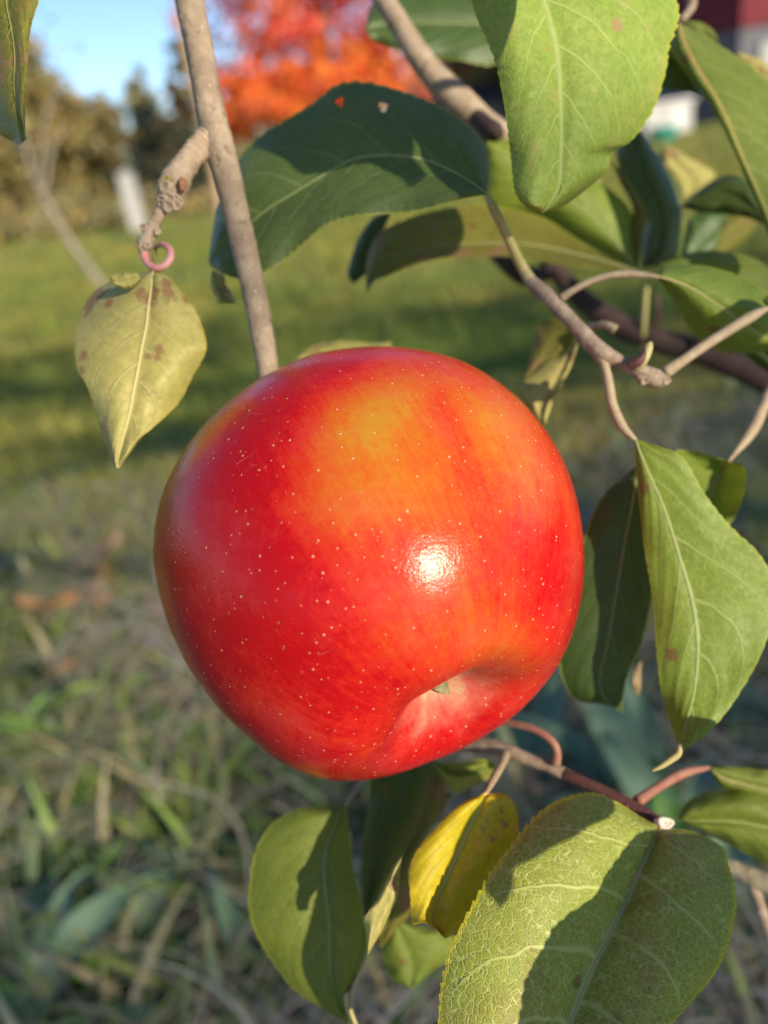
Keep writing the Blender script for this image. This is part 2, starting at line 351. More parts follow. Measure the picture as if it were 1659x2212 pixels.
gx = np.concatenate([-np.geomspace(900, .2, 40), [0], np.geomspace(.2, 900, 40)]); gy = np.concatenate([-np.geomspace(900, .2, 30), [0], np.geomspace(.2, 900, 60)])
XX, YY = np.meshgrid(gx, gy, indexing='ij'); ZZ = 0.012*np.sin(XX*2.3+1)*np.cos(YY*1.7) * (np.hypot(XX, YY) < 30)
tag(mesh_obj('ground', np.stack([XX, YY, ZZ], -1).reshape(-1, 3), grid_faces(len(gx), len(gy))[:, ::-1], g.mat, origin=(0, 0, 0)), kind='structure')

def cards(cent, size, rs, asp=0.6):
    """many small bent leaf faces: centres (N,3), sizes (N)"""
    n = len(cent); a = rs.normal(size=(n, 3)); a /= np.linalg.norm(a, axis=1)[:, None]
    b = np.cross(a, rs.normal(size=(n, 3))); b /= np.linalg.norm(b, axis=1)[:, None]; s = size[:, None]
    v = np.stack([cent-a*s, cent+b*s*asp, cent+a*s, cent-b*s*asp], 1).reshape(-1, 3)
    return v, np.arange(4*n).reshape(-1, 4)
FOL = blade_mat('far_foliage', 0.4, 0.6)
WOOD = {'dark': plain_mat('tree_bark_dark', (0.06, 0.045, 0.035), (0.12, 0.09, 0.07), 8., 0.9, 0.02),
        'tan': plain_mat('tree_bark_tan', (0.50, 0.33, 0.20), (0.42, 0.27, 0.16), 6., 0.8, 0.01),
        'ash': plain_mat('tree_bark_ash', (0.24, 0.20, 0.15), (0.31, 0.27, 0.21), 12., 0.8, 0.01)}
def tree(name, label, base, H, blobs, colors, nleaf, lsize, group=None, trunk_r=0.16, bark='dark', seed=3, lean=(0, 0), kind='tree', limbs=9, top=None, hollow=0.0):
    """blobs: (dx, dy, z, rx, ry, rz) clumps of foliage relative to the base"""
    rs = np.random.default_rng(seed); base = np.array([base[0], base[1], 0.0])
    r = thing(name, label, 'tree', base, group)
    tp = base + np.array([lean[0], lean[1], max(b[2]+b[5]*.35 for b in blobs)])
    pts = [base+(tp-base)*s + np.array([math.sin(s*7+seed)*0.03*H*s*(1-s), math.cos(s*5+seed)*.02*H*s*(1-s), 0]) for s in np.linspace(0, 1, 9)]
    tube('trunk', pts, [trunk_r*(1.35 if s == 0 else 1)*(1-0.85*s) for s in np.linspace(0, 1, 9)], WOOD[bark], r, 30, 10, bump=0.12, freq=4)
    V = []; Fc = []; cl = []; k = 0
    bl = np.array(blobs, float)
    for i in range(limbs):
        b = bl[i % len(bl)]; q = rs.uniform(-0.6, 0.6, 3)*b[3:6]+b[:3]; end = base+q
        s = np.clip((q[2]*0.55)/H, 0.12, 0.85); st = base+(tp-base)*s; midp = (st+end)/2+np.array([0, 0, -0.04*H])
        pr = catmull(np.array([st, midp, end]), 10); v, f = tube_geo(pr, np.linspace(trunk_r*0.4*(1-s*.6), 0.012, 10), 6)
        V.append(v); Fc += [[a+k for a in q2] for q2 in f]; k += len(v)
    if V: mesh_obj('limb', np.concatenate(V), Fc, WOOD[bark], r)['kind'] = 'stuff'
    vol = bl[:, 3]*bl[:, 4]*bl[:, 5]; pick = rs.choice(len(bl), nleaf, p=vol**0.75/np.sum(vol**0.75))
    # leaves gather round twig ends, leaving gaps between them
    ncl = max(12, nleaf//45); cp = rs.choice(len(bl), ncl, p=vol**0.75/np.sum(vol**0.75))
    dr = rs.normal(size=(ncl, 3)); dr /= np.linalg.norm(dr, axis=1)[:, None]
    cc = bl[cp, :3]+dr*bl[cp, 3:6]*(rs.uniform(hollow, 1, (ncl, 1))**0.45)
    wi = rs.integers(0, ncl, nleaf); sp_ = (vol.mean()**(1/3))*0.17
    cent = base+cc[wi]+rs.normal(size=(nleaf, 3))*sp_*np.array([1, 1, .75])
    cent[:, 2] = np.maximum(cent[:, 2], 0.1)
    sz = lsize*rs.uniform(0.6, 1.35, nleaf); v, f = cards(cent, sz, rs)
    cs = np.array(colors, float); tone = rs.integers(0, len(cs), ncl)
    cl = cs[np.where(rs.random(nleaf) < 0.75, tone[wi], rs.integers(0, len(cs), nleaf))]*rs.uniform(0.75, 1.2, (nleaf, 1))
    c_ = mesh_obj('crown', v, f, FOL, r, col=np.repeat(cl, 4, axis=0), smoothed=False); c_['kind'] = 'stuff'
    return r
MAPLE_R = [(0.82, 0.14, 0.08), (0.86, 0.22, 0.09), (0.76, 0.10, 0.07), (0.86, 0.29, 0.14), (0.85, 0.26, 0.20)]
MAPLE_O = [(0.86, 0.25, 0.05), (0.84, 0.18, 0.05), (0.85, 0.31, 0.06)]
OLIVE = [(0.36, 0.29, 0.10), (0.42, 0.32, 0.13), (0.29, 0.26, 0.095), (0.46, 0.33, 0.14)]
CONIF = [(0.28, 0.285, 0.16), (0.34, 0.33, 0.19), (0.37, 0.33, 0.17)]
GOLD = [(0.62, 0.34, 0.06), (0.55, 0.25, 0.04), (0.50, 0.36, 0.10)]
# red maple: crown centred behind the stick, orange lower down
mb = at_y(725, 300, 15.0)
def crown_at(bx, by, Y, specs):
    out = []
    for (x, y, r_px, squash) in specs:
        p = at_y(x, y, Y+rnd.uniform(-.6, .6)); r_ = r_px/F_PX*Y*1.05
        out.append((p[0]-bx, p[1]-by, max(p[2], r_*0.5), r_, r_, r_*squash))
    return out
tree('maple_tree', 'bright red and orange maple tree with sky showing through its crown', mb, 5.5,
     crown_at(mb[0], mb[1], 15, [(600, 40, 130, .8), (740, -60, 160, .8), (860, 130, 120, .7), (560, 150, 100, .7), (780, 40, 110, .7), (950, -40, 140, .8), (640, -150, 170, .8), (500, 60, 90, .8), (880, 40, 90, .7)]),
     MAPLE_R, 6800, 0.075, seed=5, trunk_r=0.17, hollow=.2)
mo = at_y(640, 290, 14.2)
tree('maple_tree', 'low orange maple tree standing in front of the red one', mo, 2.6,
     crown_at(mo[0], mo[1], 14.2, [(520, 240, 80, .7), (620, 225, 95, .7), (740, 190, 100, .6), (560, 180, 60, .7), (830, 160, 70, .7), (660, 150, 60, .6)]),
     MAPLE_O+MAPLE_R[1:2], 6000, 0.07, seed=6, trunk_r=0.09)
bk = [
 ('broad_tree', 'brownish olive tree at the left edge of the lawn, tallest of the three', 70, 19, 5.2, [(40, 220, 95, 1.1), (70, 330, 110, .8), (20, 400, 120, .6), (90, 250, 60, .9), (-60, 250, 130, 1), (120, 410, 90, .5)], OLIVE, 7000, .10),
 ('broad_tree', 'olive tree with rounded top between the sapling and the white post', 200, 20, 4.8, [(190, 260, 62, 1.1), (215, 330, 70, .9), (170, 390, 90, .6), (225, 410, 60, .5)], OLIVE[:3]+CONIF[2:], 5000, .10),
 ('conifer_tree', 'grey green conifer standing against the sky right of the white post', 310, 24, 5.5, [(305, 215, 34, 1.3), (318, 270, 42, 1.0), (325, 340, 46, .9), (345, 410, 40, .6)], CONIF, 4200, .10),
 ('conifer_tree', 'dark conifer behind the slanting tan trunk', 405, 21, 6.5, [(405, 130, 26, 1.6), (400, 215, 34, 1.2), (392, 300, 48, .9), (385, 380, 62, .7), (420, 330, 50, .8)], CONIF[:2]+[(0.14, 0.07, 0.03)], 5500, .10),
 ('broad_tree', 'golden brown tree behind the dark blue roof', 1040, 30, 6.0, [(1000, 120, 80, .8), (1080, 60, 90, .8), (960, 170, 60, .7), (1150, 150, 90, .7)], GOLD[2:]+OLIVE, 4500, .14),
 ('broad_tree', 'orange tree showing between the large green leaf and the barn', 1440, 26, 4.5, [(1480, 20, 60, .8), (1430, 170, 70, .7), (1400, 90, 70, .8), (1480, 130, 40, .7), (1500, -60, 80, .7)], GOLD, 4500, .10),
 ('broad_tree', 'thin grey leaved tree beside the red barn', 1545, 24, 4.5, [(1545, 40, 40, 1.), (1560, 110, 45, .8), (1530, 150, 50, .7), (1550, -40, 50, .9)], [(0.26, 0.25, 0.16), (0.34, 0.30, 0.22), (.20, .19, .12)], 1300, .09),
]
for i, (nm, lb, px, Y, H, sp, cs, nl, ls) in enumerate(bk):
    b_ = at_y(px, 350, Y); tree(nm, lb, b_, H, crown_at(b_[0], b_[1], Y, sp), cs, nl, ls, 'trees beyond the lawn', seed=20+i, trunk_r=0.14)
# unseen tree added to shade near lawn; gap cut in crown keeps apple sunlit
rs = np.random.default_rng(77); tg = []
gap = np.array([-.72, 1.08])
def in_gap(x, y, m): return np.hypot((-.6*(x-gap[0])+.8*(y-gap[1]))/(.44+m), (.8*(x-gap[0])+.6*(y-gap[1]))/(.24+m)) < 1
while len(tg) < 70:
    q = np.array([rs.uniform(-2.2, 2.0), rs.uniform(.35, 3.3+.35*math.sin(len(tg)))])
    if not in_gap(q[0], q[1], .22) and (q[1] < 1.5 or rs.random() < .5) and (q[0] < .02 or q[1] > 1.1 or rs.random() < .3): tg.append(q)
tg = np.array(tg); T = rs.uniform(6.0, 8.5, len(tg)); cc = np.stack([tg[:, 0], tg[:, 1], 0*T], -1)+sv*T[:, None]
cent = (cc[:, None]+rs.normal(size=(len(tg), 26, 3))*.11).reshape(-1, 3)
gg = cent-sv*(cent[:, 2]/sv[2])[:, None]; cent = cent[~in_gap(gg[:, 0], gg[:, 1], .16)]
tb_ = np.array([cc[:, 0].max()+.6, cc[:, 1].mean(), 0]); shade_tree = thing('broad_tree', 'unseen leafy tree added behind the viewer to shade the near lawn', 'tree', tb_, 'trees beyond the lawn'); del shade_tree['group']
tube('trunk', [tb_, tb_+np.array([.05, .05, 1.2]), tb_+np.array([-.1, .1, 2.4]), tb_+np.array([-.3, .1, cc[:, 2].max()+.3])], [.16, .12, .09, .03], WOOD['dark'], shade_tree, 30, 10, bump=.1, freq=4)
V = []; Fc = []; k = 0
for i in range(60):
    st = tb_+np.array([-.1, .1, rs.uniform(1.4, cc[:, 2].max())]); en = cc[rs.integers(len(cc))]; ge = [(p_-sv*(p_[2]/sv[2])) for p_ in (st*.5+en*.5, st*.25+en*.75, st*.75+en*.25)]
    if any(in_gap(p_[0], p_[1], .3) for p_ in ge): continue
    v, f = tube_geo(catmull([st, (st+en)/2+np.array([0, 0, .02]), en], 10), np.linspace(.03, .006, 10), 6); V.append(v); Fc += [[a+k for a in q] for q in f]; k += len(v)
mesh_obj('limb', np.concatenate(V), Fc, WOOD['dark'], shade_tree)['kind'] = 'stuff'
v, f = cards(cent, rs.uniform(.035, .07, len(cent)), rs); mesh_obj('crown', v, f, FOL, shade_tree, col=np.repeat(np.array([(.09, .14, .03), (.12, .17, .035), (.16, .17, .04)])[rs.integers(0, 3, len(cent))], 4, axis=0), smoothed=False)['kind'] = 'stuff'
# low scrub along the far edge of the lawn, left
scrub_c = []; rs = np.random.default_rng(4)
for i in range(260):
    x = rs.uniform(-500, 560); Y = rs.uniform(14, 27)**1.0; p = at_y(x, 420, Y); scrub_c.append((p[0], p[1], rs.uniform(0.0, .3+.8*smooth(15, 24, Y)), rs.uniform(.25, .5+.4*smooth(15, 24, Y))))
cent = np.concatenate([np.array(s[:3])+rs.normal(size=(60, 3))*s[3]*np.array([.5, .5, .4]) for s in scrub_c]); cent[:, 2] = np.abs(cent[:, 2])
v, f = cards(cent, rs.uniform(.06, .13, len(cent)), rs)
tag(mesh_obj('scrub', v, f, FOL, col=np.repeat(np.array(OLIVE+GOLD[2:]+CONIF)[rs.integers(0, 8, len(cent))], 4, axis=0), smoothed=False, origin=cent.mean(0)*np.array([1, 1, 0])), kind='stuff')
# far wood along the horizon
cen = []
for i in range(500):
    a = rs.uniform(-1.0, 1.0); R_ = rs.uniform(70, 95); cen.append((R_*math.sin(a), R_*math.cos(a), rs.uniform(0.5, 6.5)*(0.6+0.4*math.sin(a*9)**2)))
cent = np.concatenate([np.array(s)+rs.normal(size=(40, 3))*np.array([1.6, 1.2, .9]) for s in cen]); cent[:, 2] = np.abs(cent[:, 2])
v, f = cards(cent, rs.uniform(.25, .5, len(cent)), rs)
tag(mesh_obj('far_wood', v, f, FOL, col=np.repeat(np.array(OLIVE+GOLD[2:]+CONIF)[rs.integers(0, 8, len(cent))], 4, axis=0), smoothed=False, origin=(0, 80, 0)), kind='stuff')

# slender tan trunk seen behind the bare stick, and the leaning sapling
p0 = at_y(478, 480, 9.0); p0[2] = 0; p1 = at_y(372, -60, 9.0)
tr = thing('bare_tree', 'slender bare tan tree trunk standing behind the grey stick', 'tree', p0)
tube('trunk', [p0, p0+(p1-p0)*.35+np.array([.03, 0, 0]), p0+(p1-p0)*.7, p1, p1+(p1-p0)*.4], [.058, .05, .045, .036, .02], WOOD['tan'], tr, 30, 10, bump=.1, freq=6)
V = []; Fc = []; k = 0
for i in range(4):
    st = p0+(p1-p0)*(1.05+.08*i); en = st+np.array([(-1)**i*rnd.uniform(.3, .6), rnd.uniform(-.3, .3), rnd.uniform(.4, .8)])
    v, f = tube_geo(catmull([st, (st+en)/2+np.array([0, 0, -.05]), en], 8), np.linspace(.018, .005, 8), 6); V.append(v); Fc += [[a+k for a in q] for q in f]; k += len(v)
mesh_obj('limb', np.concatenate(V), Fc, WOOD['tan'], tr)
s0 = G(285, 705); s1 = s0+(P(215, 612, 2.75)-s0); s2 = P(150, 520, 2.75); s3 = P(95, 425, 2.75); s4 = P(30, 290, 2.8); s5 = P(-40, 130, 2.8)
sp_ = thing('sapling', 'leaning pale sapling trunk behind the hanging yellow leaf', 'tree', s0)
tube('trunk', [s0, s1, s2, s3, s4, s5], [.020, .016, .013, .009, .005, .002], WOOD['ash'], sp_, 50, 10, bump=.1, freq=9)
V = []; Fc = []; k = 0; tips = []
for i in range(3):
    st = s3+(s5-s3)*(i/9.); en = st+np.array([rnd.uniform(-.35, .45), rnd.uniform(-.25, .25), rnd.uniform(.1, .5)]); tips.append((st+en)/2); tips.append(en)
    v, f = tube_geo(catmull([st, (st+en)/2+np.array([0, 0, .05]), en], 8), np.linspace(.008, .002, 8), 6); V.append(v); Fc += [[a+k for a in q] for q in f]; k += len(v)
mesh_obj('limb', np.concatenate(V), Fc, WOOD['ash'], sp_)['kind'] = 'stuff'
rs = np.random.default_rng(11); cent = np.concatenate([np.array(t)+rs.normal(size=(6, 3))*.10 for t in tips])
v, f = cards(cent, rs.uniform(.016, .032, len(cent)), rs); mesh_obj('foliage', v, f, FOL, sp_, col=np.repeat(np.array(OLIVE+GOLD[2:])[rs.integers(0, 5, len(cent))], 4, axis=0), smoothed=False)['kind'] = 'stuff'

# ---- buildings and posts far behind
RED = plain_mat('barn_red_boards', (0.13, 0.013, 0.022), (0.17, 0.02, 0.03), 3., 0.75); STONE = plain_mat('foundation_grey', (0.10, 0.10, 0.115), (0.15, 0.15, 0.165), 2.5, 0.9, 0.02)
WHITE = plain_mat('white_paint', (0.40, 0.39, 0.375), (0.45, 0.44, 0.42), 2., 0.5); DARKG = plain_mat('window_glass_dark', (0.03, 0.04, 0.05), (0.05, 0.06, 0.07), 3., 0.1)
SLATE = plain_mat('roof_slate_blue', (0.055, 0.06, 0.085), (0.08, 0.085, 0.11), 2., 0.6); TEAL = plain_mat('teal_plastic', (0.03, 0.34, 0.28), (0.04, 0.38, 0.32), 2., 0.4)
b0 = at_y(1598, 118, 19.0); zf = b0[2]; bx = b0[0]; yb = 19.0
ax = np.array([.96, .28, 0]); ay = np.array([-.28, .96, 0])
brn = thing('barn', 'dark red board barn on a grey stone foundation at the upper right corner', 'barn', (bx, yb, 0))
fr = ((bx, yb, 0), ax, ay); z1 = at_y(1588, 62, 19.0)[2]
boxes('foundation', [(0, 9, 0, 7, 0, z1)], STONE, brn, fr)
bw = []; 
for i in range(30): boxes('board', [(i*.3-.05, i*.3+.235, -.06-.008*(i % 3), .02, z1+.003, z1+3.2)], RED, brn, fr)
boxes('wall', [(-.03, 9.0, .03, 7.0, z1+.003, z1+3.2)], RED, brn, fr)
vv = [(-.4, -.5, z1+3.1), (9.4, -.5, z1+3.1), (9.4, 3.5, z1+6), (-.4, 3.5, z1+6), (-.4, 7.5, z1+3.1), (9.4, 7.5, z1+3.1), (-.4, -.5, z1+3.25), (9.4, -.5, z1+3.25), (9.4, 3.5, z1+6.15), (-.4, 3.5, z1+6.15), (-.4, 7.5, z1+3.25), (9.4, 7.5, z1+3.25)]
vv = np.array(vv); vv = np.array(fr[0])+vv[:, :1]*ax+vv[:, 1:2]*ay+vv[:, 2:]*np.array([0, 0, 1.])
mesh_obj('roof', vv, [[0, 3, 2, 1], [3, 4, 5, 2], [6, 7, 8, 9], [9, 8, 11, 10], [0, 1, 7, 6], [4, 10, 11, 5], [0, 6, 9, 3], [3, 9, 10, 4], [1, 2, 8, 7], [2, 5, 11, 8]], SLATE, brn, smoothed=False)
h0 = at_y(985, 300, 30.0); hz = at_y(1040, 215, 30.)[2]; hz2 = max(at_y(1030, 135, 30.)[2], hz+1.0)
hs = thing('house', 'house with a dark slate blue roof half hidden behind the upper branch', 'house', (h0[0], 30, 0)); hf = ((h0[0], 30., 0), np.array([1., 0, 0]), np.array([0, 1., 0]))
boxes('wall', [(-1, 5.2, 0, 5, 0, hz)], plain_mat('house_siding', (0.30, 0.29, 0.28), (0.36, 0.35, 0.33), 2., .8), hs, hf)
vv = np.array([(-1.4, -.5, hz), (5.6, -.5, hz), (5.6, 2.5, hz2), (-1.4, 2.5, hz2), (5.6, 5.5, hz), (-1.4, 5.5, hz), (-1.4, -.5, hz-.15), (5.6, -.5, hz-.15), (5.6, 5.5, hz-.15), (-1.4, 5.5, hz-.15)])+np.array(hf[0])
mesh_obj('roof', vv, [[0, 1, 2, 3], [3, 2, 4, 5], [6, 7, 1, 0], [8, 9, 5, 4], [7, 8, 4, 2, 1], [9, 6, 0, 3, 5], [6, 9, 8, 7]], SLATE, hs, smoothed=False)
for i in range(3):
    wf = boxes('window', [(i*1.8, i*1.8+.8, -.05, .02, hz*.35, hz*.8)], WHITE, hs, hf); boxes('pane', [(i*1.8+.08, i*1.8+.72, -.06, -.052, hz*.4, hz*.75)], DARKG, wf, hf)
w0 = at_y(1392, 262, 17.); w0[2] = 0; wt = at_y(1450, 222, 17.)[2]; wt = max(wt, .5)
ws = thing('shed', 'low white shed beyond the lawn between the green leaves', 'shed', w0); wf_ = (w0, np.array([.98, .2, 0]), np.array([-.2, .98, 0]))
boxes('wall', [(0, 1.1, 0, 1.2, 0, wt)], WHITE, ws, wf_); boxes('roof', [(-.06, 1.16, -.06, 1.26, wt+.002, wt+.05)], plain_mat('shed_roof_pale', (.6, .6, .6), (.7, .7, .7), 3., .6), ws, wf_)
boxes('door', [(.6, .9, -.02, -.003, .03, wt*.85)], plain_mat('shed_door', (.55, .57, .6), (.6, .6, .62), 3., .5), ws, wf_)
tb = at_y(1432, 276, 14.5); tb[2] = 0
tbn = thing('tub', 'small teal tub on the grass in front of the white shed', 'tub', tb)
a = np.linspace(0, 2*np.pi, 24, endpoint=False); prof = [(.0, .01), (.15, .0), (.17, .02), (.21, .20), (.23, .205), (.23, .22), (.20, .22), (.16, .03), (0, .03)]
v = np.concatenate([np.stack([tb[0]+r_*np.cos(a)*1.2, tb[1]+r_*np.sin(a), np.full(24, z_)], -1) for r_, z_ in prof]); mesh_obj('bowl', v, grid_faces(len(prof), 24, True), TEAL, tbn)
def post(xp, yt, yb_, Y, wpx, label):
    b = at_y(xp, yb_, Y); t = at_y(xp, yt, Y); wd = wpx/F_PX*Y/2; base = np.array([b[0], Y, 0]); r = thing('post', label, 'post', base, 'white posts at the far edge of the lawn')
    fr_ = (base, np.array([1., 0, 0]), np.array([0, 1., 0])); boxes('shaft', [(-wd, wd, -wd, wd, -.05, t[2]-.03)], WHITE, r, fr_)
    vv = np.array([(-wd*1.15, -wd*1.15, t[2]-.028), (wd*1.15, -wd*1.15, t[2]-.028), (wd*1.15, wd*1.15, t[2]-.028), (-wd*1.15, wd*1.15, t[2]-.028), (0, 0, t[2]+.03)])+base
    mesh_obj('cap', vv, [[0, 1, 4], [1, 2, 4], [2, 3, 4], [3, 0, 4], [3, 2, 1, 0]], WHITE, r, smoothed=False)
post(289, 368, 448, 12.0, 27, 'white post standing before the olive trees left of the bare stick')
post(1648, 90, 200, 15.0, 28, 'white post by the red barn at the right edge')

# ------------------------------------------------------------------ grass
GB = blade_mat('grass_blade', 0.3, 0.5)
def blades(pos, h, wd, bend, ang, col, segs=3, lift=None):
    """pos (N,3), heights, widths, bend amount, heading"""
    n = len(pos); d = np.stack([np.cos(ang), np.sin(ang), 0*ang], -1); s = np.stack([-np.sin(ang), np.cos(ang), 0*ang], -1)
    V = np.zeros((n, segs+1, 2, 3))
    for k in range(segs+1):
        t = k/segs; up = h*(t-0.45*bend*t*t); out = h*bend*0.9*t*t
        c_ = pos+d*out[:, None]; c_ = c_+np.stack([0*up, 0*up, up], -1); ww = (wd*(1-t**1.6)*0.5+0.0001)[:, None]
        V[:, k, 0] = c_-s*ww; V[:, k, 1] = c_+s*ww
    idx = np.arange(n)[:, None, None]*(segs+1)*2; k = np.arange(segs)[None, :, None]*2
    f = (idx+k+np.array([0, 1, 3, 2])[None, None, :]).reshape(-1, 4)
    return V.reshape(-1, 3), f, np.repeat(col, (segs+1)*2, axis=0)
def sector(n, r0, r1, half, rs, power=1.0):
    r = (r0**(2*power)+(r1**(2*power)-r0**(2*power))*rs.random(n))**(1/(2*power)); a = rs.uniform(-half, half, n)
    return np.stack([r*np.sin(a), r*np.cos(a), 0*r], -1), r
rs = np.random.default_rng(21)
GREEN = np.array([(0.13, 0.20, 0.045), (0.18, 0.235, 0.045), (0.16, 0.20, 0.06), (0.25, 0.255, 0.055), (0.34, 0.30, 0.09)])
def patchy(p, f=1.6):
    return np.array([mnoise.noise(Vector((q[0]*f, q[1]*f, 3.1))) for q in p])
parts = []
for n_, r0, r1, hh, ww in ((52000, .25, 1.7, .06, .0036), (44000, 1.1, 3.5, .06, .0045), (36000, 3.2, 9, .065, .010), (22000, 8.5, 24, .07, .028)):
    p, r = sector(n_, r0, r1, .72, rs, .75); pn = patchy(p)
    if r0 < 1: keep = rs.random(n_) < np.clip(.55+pn*.9+smooth(.75, 1.05, r)*.8, .2, 1); p = p[keep]; r = r[keep]; pn = pn[keep]
    n2 = len(p); ci = np.clip((rs.random(n2)*3+(pn+.15)*4).astype(int), 0, 4); cl = GREEN[ci]*rs.uniform(.7, 1.25, (n2, 1))*(np.array([1.5, 1.32, 1.1]) if r0 > 3 else np.array([1.4, 1.28, 1.15]))
    parts.append(blades(p, hh*rs.uniform(.4, 1.5, n2), ww*rs.uniform(.6, 1.4, n2), rs.uniform(.1, 1.1, n2), rs.uniform(0, 6.28, n2), cl))
p, r = sector(5200, .26, 1.7, .75, rs, .7); n2 = len(p)                # broad soft blades of the weedy grass
cl = np.array([(.17, .25, .10), (.21, .28, .14), (.19, .28, .06), (.28, .32, .09), (.46, .39, .24), (.38, .33, .17)])[rs.integers(0, 6, n2)]*rs.uniform(.75, 1.2, (n2, 1))
parts.append(blades(p, rs.uniform(.05, .13, n2), rs.uniform(.005, .014, n2), rs.uniform(.5, 1.5, n2), rs.uniform(0, 6.28, n2), cl, 5))
off = 0; V = []; Fc = []; Cc = []
for v, f, c_ in parts: V.append(v); Fc.append(f+off); Cc.append(c_); off += len(v)
tag(mesh_obj('grass', np.concatenate(V), np.concatenate(Fc), GB, col=np.concatenate(Cc), origin=(0, 0, 0)), kind='stuff')
# dry thatch: pale curling strands lying in the near grass
p, r = sector(17000, .25, 1.5, .75, rs, .6); pn = patchy(p, 2.3); k = rs.random(len(p)) < np.clip(.80+pn*2.4-.50*smooth(-.05, .25, p[:, 0])-.6*smooth(.8, 1.2, r), .05, 1); p = p[k]; n2 = len(p)
segs = 6; V = np.zeros((n2, segs+1, 2, 3)); hd = rs.uniform(0, 6.28, n2); cur = rs.normal(0, .9, n2); L = rs.uniform(.06, .26, n2); z0 = rs.uniform(.010, .07, n2); wd = rs.uniform(.0008, .0028, n2)*np.where(rs.random(n2) < .12, 2.0, 1.0)
pos = p.copy(); pos[:, 2] = z0
for k in range(segs+1):
    t = k/segs; a = hd+cur*t*1.6; d = np.stack([np.cos(a), np.sin(a), rs.normal(0, .12, n2)], -1)
    if k: pos = pos+d*(L/segs)[:, None]
    pos[:, 2] = np.clip(pos[:, 2], .003, .075)
    s = np.stack([-np.sin(a), np.cos(a), 0*a], -1)*(wd*.5*(1-.6*t))[:, None]; V[:, k, 0] = pos-s; V[:, k, 1] = pos+s
f = (np.arange(n2)[:, None, None]*(segs+1)*2+np.arange(segs)[None, :, None]*2+np.array([0, 1, 3, 2])).reshape(-1, 4)
cl = np.array([(.56, .45, .31), (.66, .56, .42), (.46, .37, .28), (.32, .22, .17), (.60, .55, .44)])[rs.integers(0, 5, n2)]*rs.uniform(.6, 1.1, (n2, 1))
tag(mesh_obj('dry_thatch', V.reshape(-1, 3), f, GB, col=np.repeat(cl, (segs+1)*2, axis=0), origin=(0, 0, 0)), kind='stuff')

# broad leaved weeds: each plant a thing with its strap leaves as parts
WEED = [plain_mat('weed_leaf_blue_green', (0.10, 0.165, 0.09), (0.15, 0.225, 0.13), 25., 0.5, spec=.5), plain_mat('weed_leaf_green', (0.09, 0.19, 0.04), (0.13, 0.24, 0.05), 40., 0.45),
        plain_mat('weed_leaf_yellow_green', (0.16, 0.22, 0.04), (0.22, 0.26, 0.06), 40., 0.5)]
def strap(parent, base, head, L, wd, rise, mat, seed, sag=.6):
    rs = np.random.default_rng(seed); n = 18; m = 7; V = np.zeros((n, m, 3)); d = np.array([math.cos(head), math.sin(head), 0]); s = np.array([-d[1], d[0], 0]); pos = np.array(base, float); tw = rs.uniform(-.5, .5)
    for i in range(n):
        t = i/(n-1); el = rise-(rise+sag)*t**1.3; dirv = d*math.cos(el)+np.array([0, 0, math.sin(el)]); nrm = -d*math.sin(el)+np.array([0, 0, math.cos(el)])
        if i: pos = pos+dirv*L/(n-1)
        ww = wd*.5*(0.35+.65*math.sin(math.pi*min(1, t*1.15+.12))**.7)*(1-t**5)+.0004; r_ = tw*t
        for j in range(m):
            u = -1+2*j/(m-1); V[i, j] = pos+(s*math.cos(r_)+nrm*math.sin(r_))*u*ww+nrm*abs(u)**1.4*ww*.45+nrm*.002*math.sin(t*13+u*2+seed)
        d = d*math.cos(.02*tw)+s*math.sin(.02*tw)
    V[:, :, 2] = np.maximum(V[:, :, 2], .004)
    return mesh_obj('leaf', V.reshape(-1, 3), grid_faces(n, m), WEED[mat], parent)
def weed(px, py, label, leaves, seed=0):
    b = G(px, py, .01); r = thing('weed', label, 'weed', b, 'broad leaved weeds in the near grass')
    for k, (h, L, w_, rise, m_) in enumerate(leaves): strap(r, b+np.array([rnd.uniform(-.008, .008), rnd.uniform(-.008, .008), 0]), math.radians(h), L, w_, math.radians(rise), m_, seed*31+k)
    return r
weed(90, 2230, 'broad blue green weed in the bottom left corner of the picture', [(40, .15, .034, 62, 0), (15, .13, .030, 45, 1), (80, .13, .028, 70, 0), (120, .10, .024, 50, 0), (-10, .12, .026, 30, 0), (150, .12, .025, 40, 1)], 1)
weed(300, 2120, 'weed with wide spreading leaves low at the left below the thatch', [(20, .12, .034, 40, 0), (60, .11, .026, 60, 0), (330, .10, .028, 35, 1), (110, .10, .02, 60, 1)], 2)
weed(180, 1985, 'weed with one long pale leaf arching to the right in the thatch', [(8, .19, .022, 28, 0), (-2, .13, .020, 20, 0), (60, .10, .016, 50, 1), (170, .11, .016, 45, 0)], 3)
weed(560, 2180, 'weed with a tall bent strap leaf left of the lower leaves', [(110, .13, .017, 75, 0), (150, .09, .014, 60, 1), (30, .11, .018, 50, 0), (-30, .10, .017, 30, 0)], 4)
weed(60, 1640, 'yellow tinged weed with a drooping arched leaf at the left edge', [(25, .16, .022, 65, 2), (60, .13, .02, 60, 1), (0, .12, .018, 45, 1), (140, .12, .02, 50, 1)], 5)
weed(250, 1560, 'small weed behind the arched leaf under the apple at the left', [(10, .12, .018, 40, 1), (50, .11, .016, 55, 1), (180, .10, .016, 35, 0), (100, .08, .014, 50, 2)], 6)
weed(150, 1800, 'low bright green weed flat in the thatch at the left', [(0, .08, .014, 20, 1), (70, .07, .014, 25, 1), (190, .07, .012, 25, 1), (300, .06, .012, 20, 0)], 7)
weed(330, 1880, 'little weed with short upright leaves amid dry thatch', [(30, .08, .017, 45, 1), (80, .07, .014, 50, 1), (200, .06, .013, 30, 0)], 8)
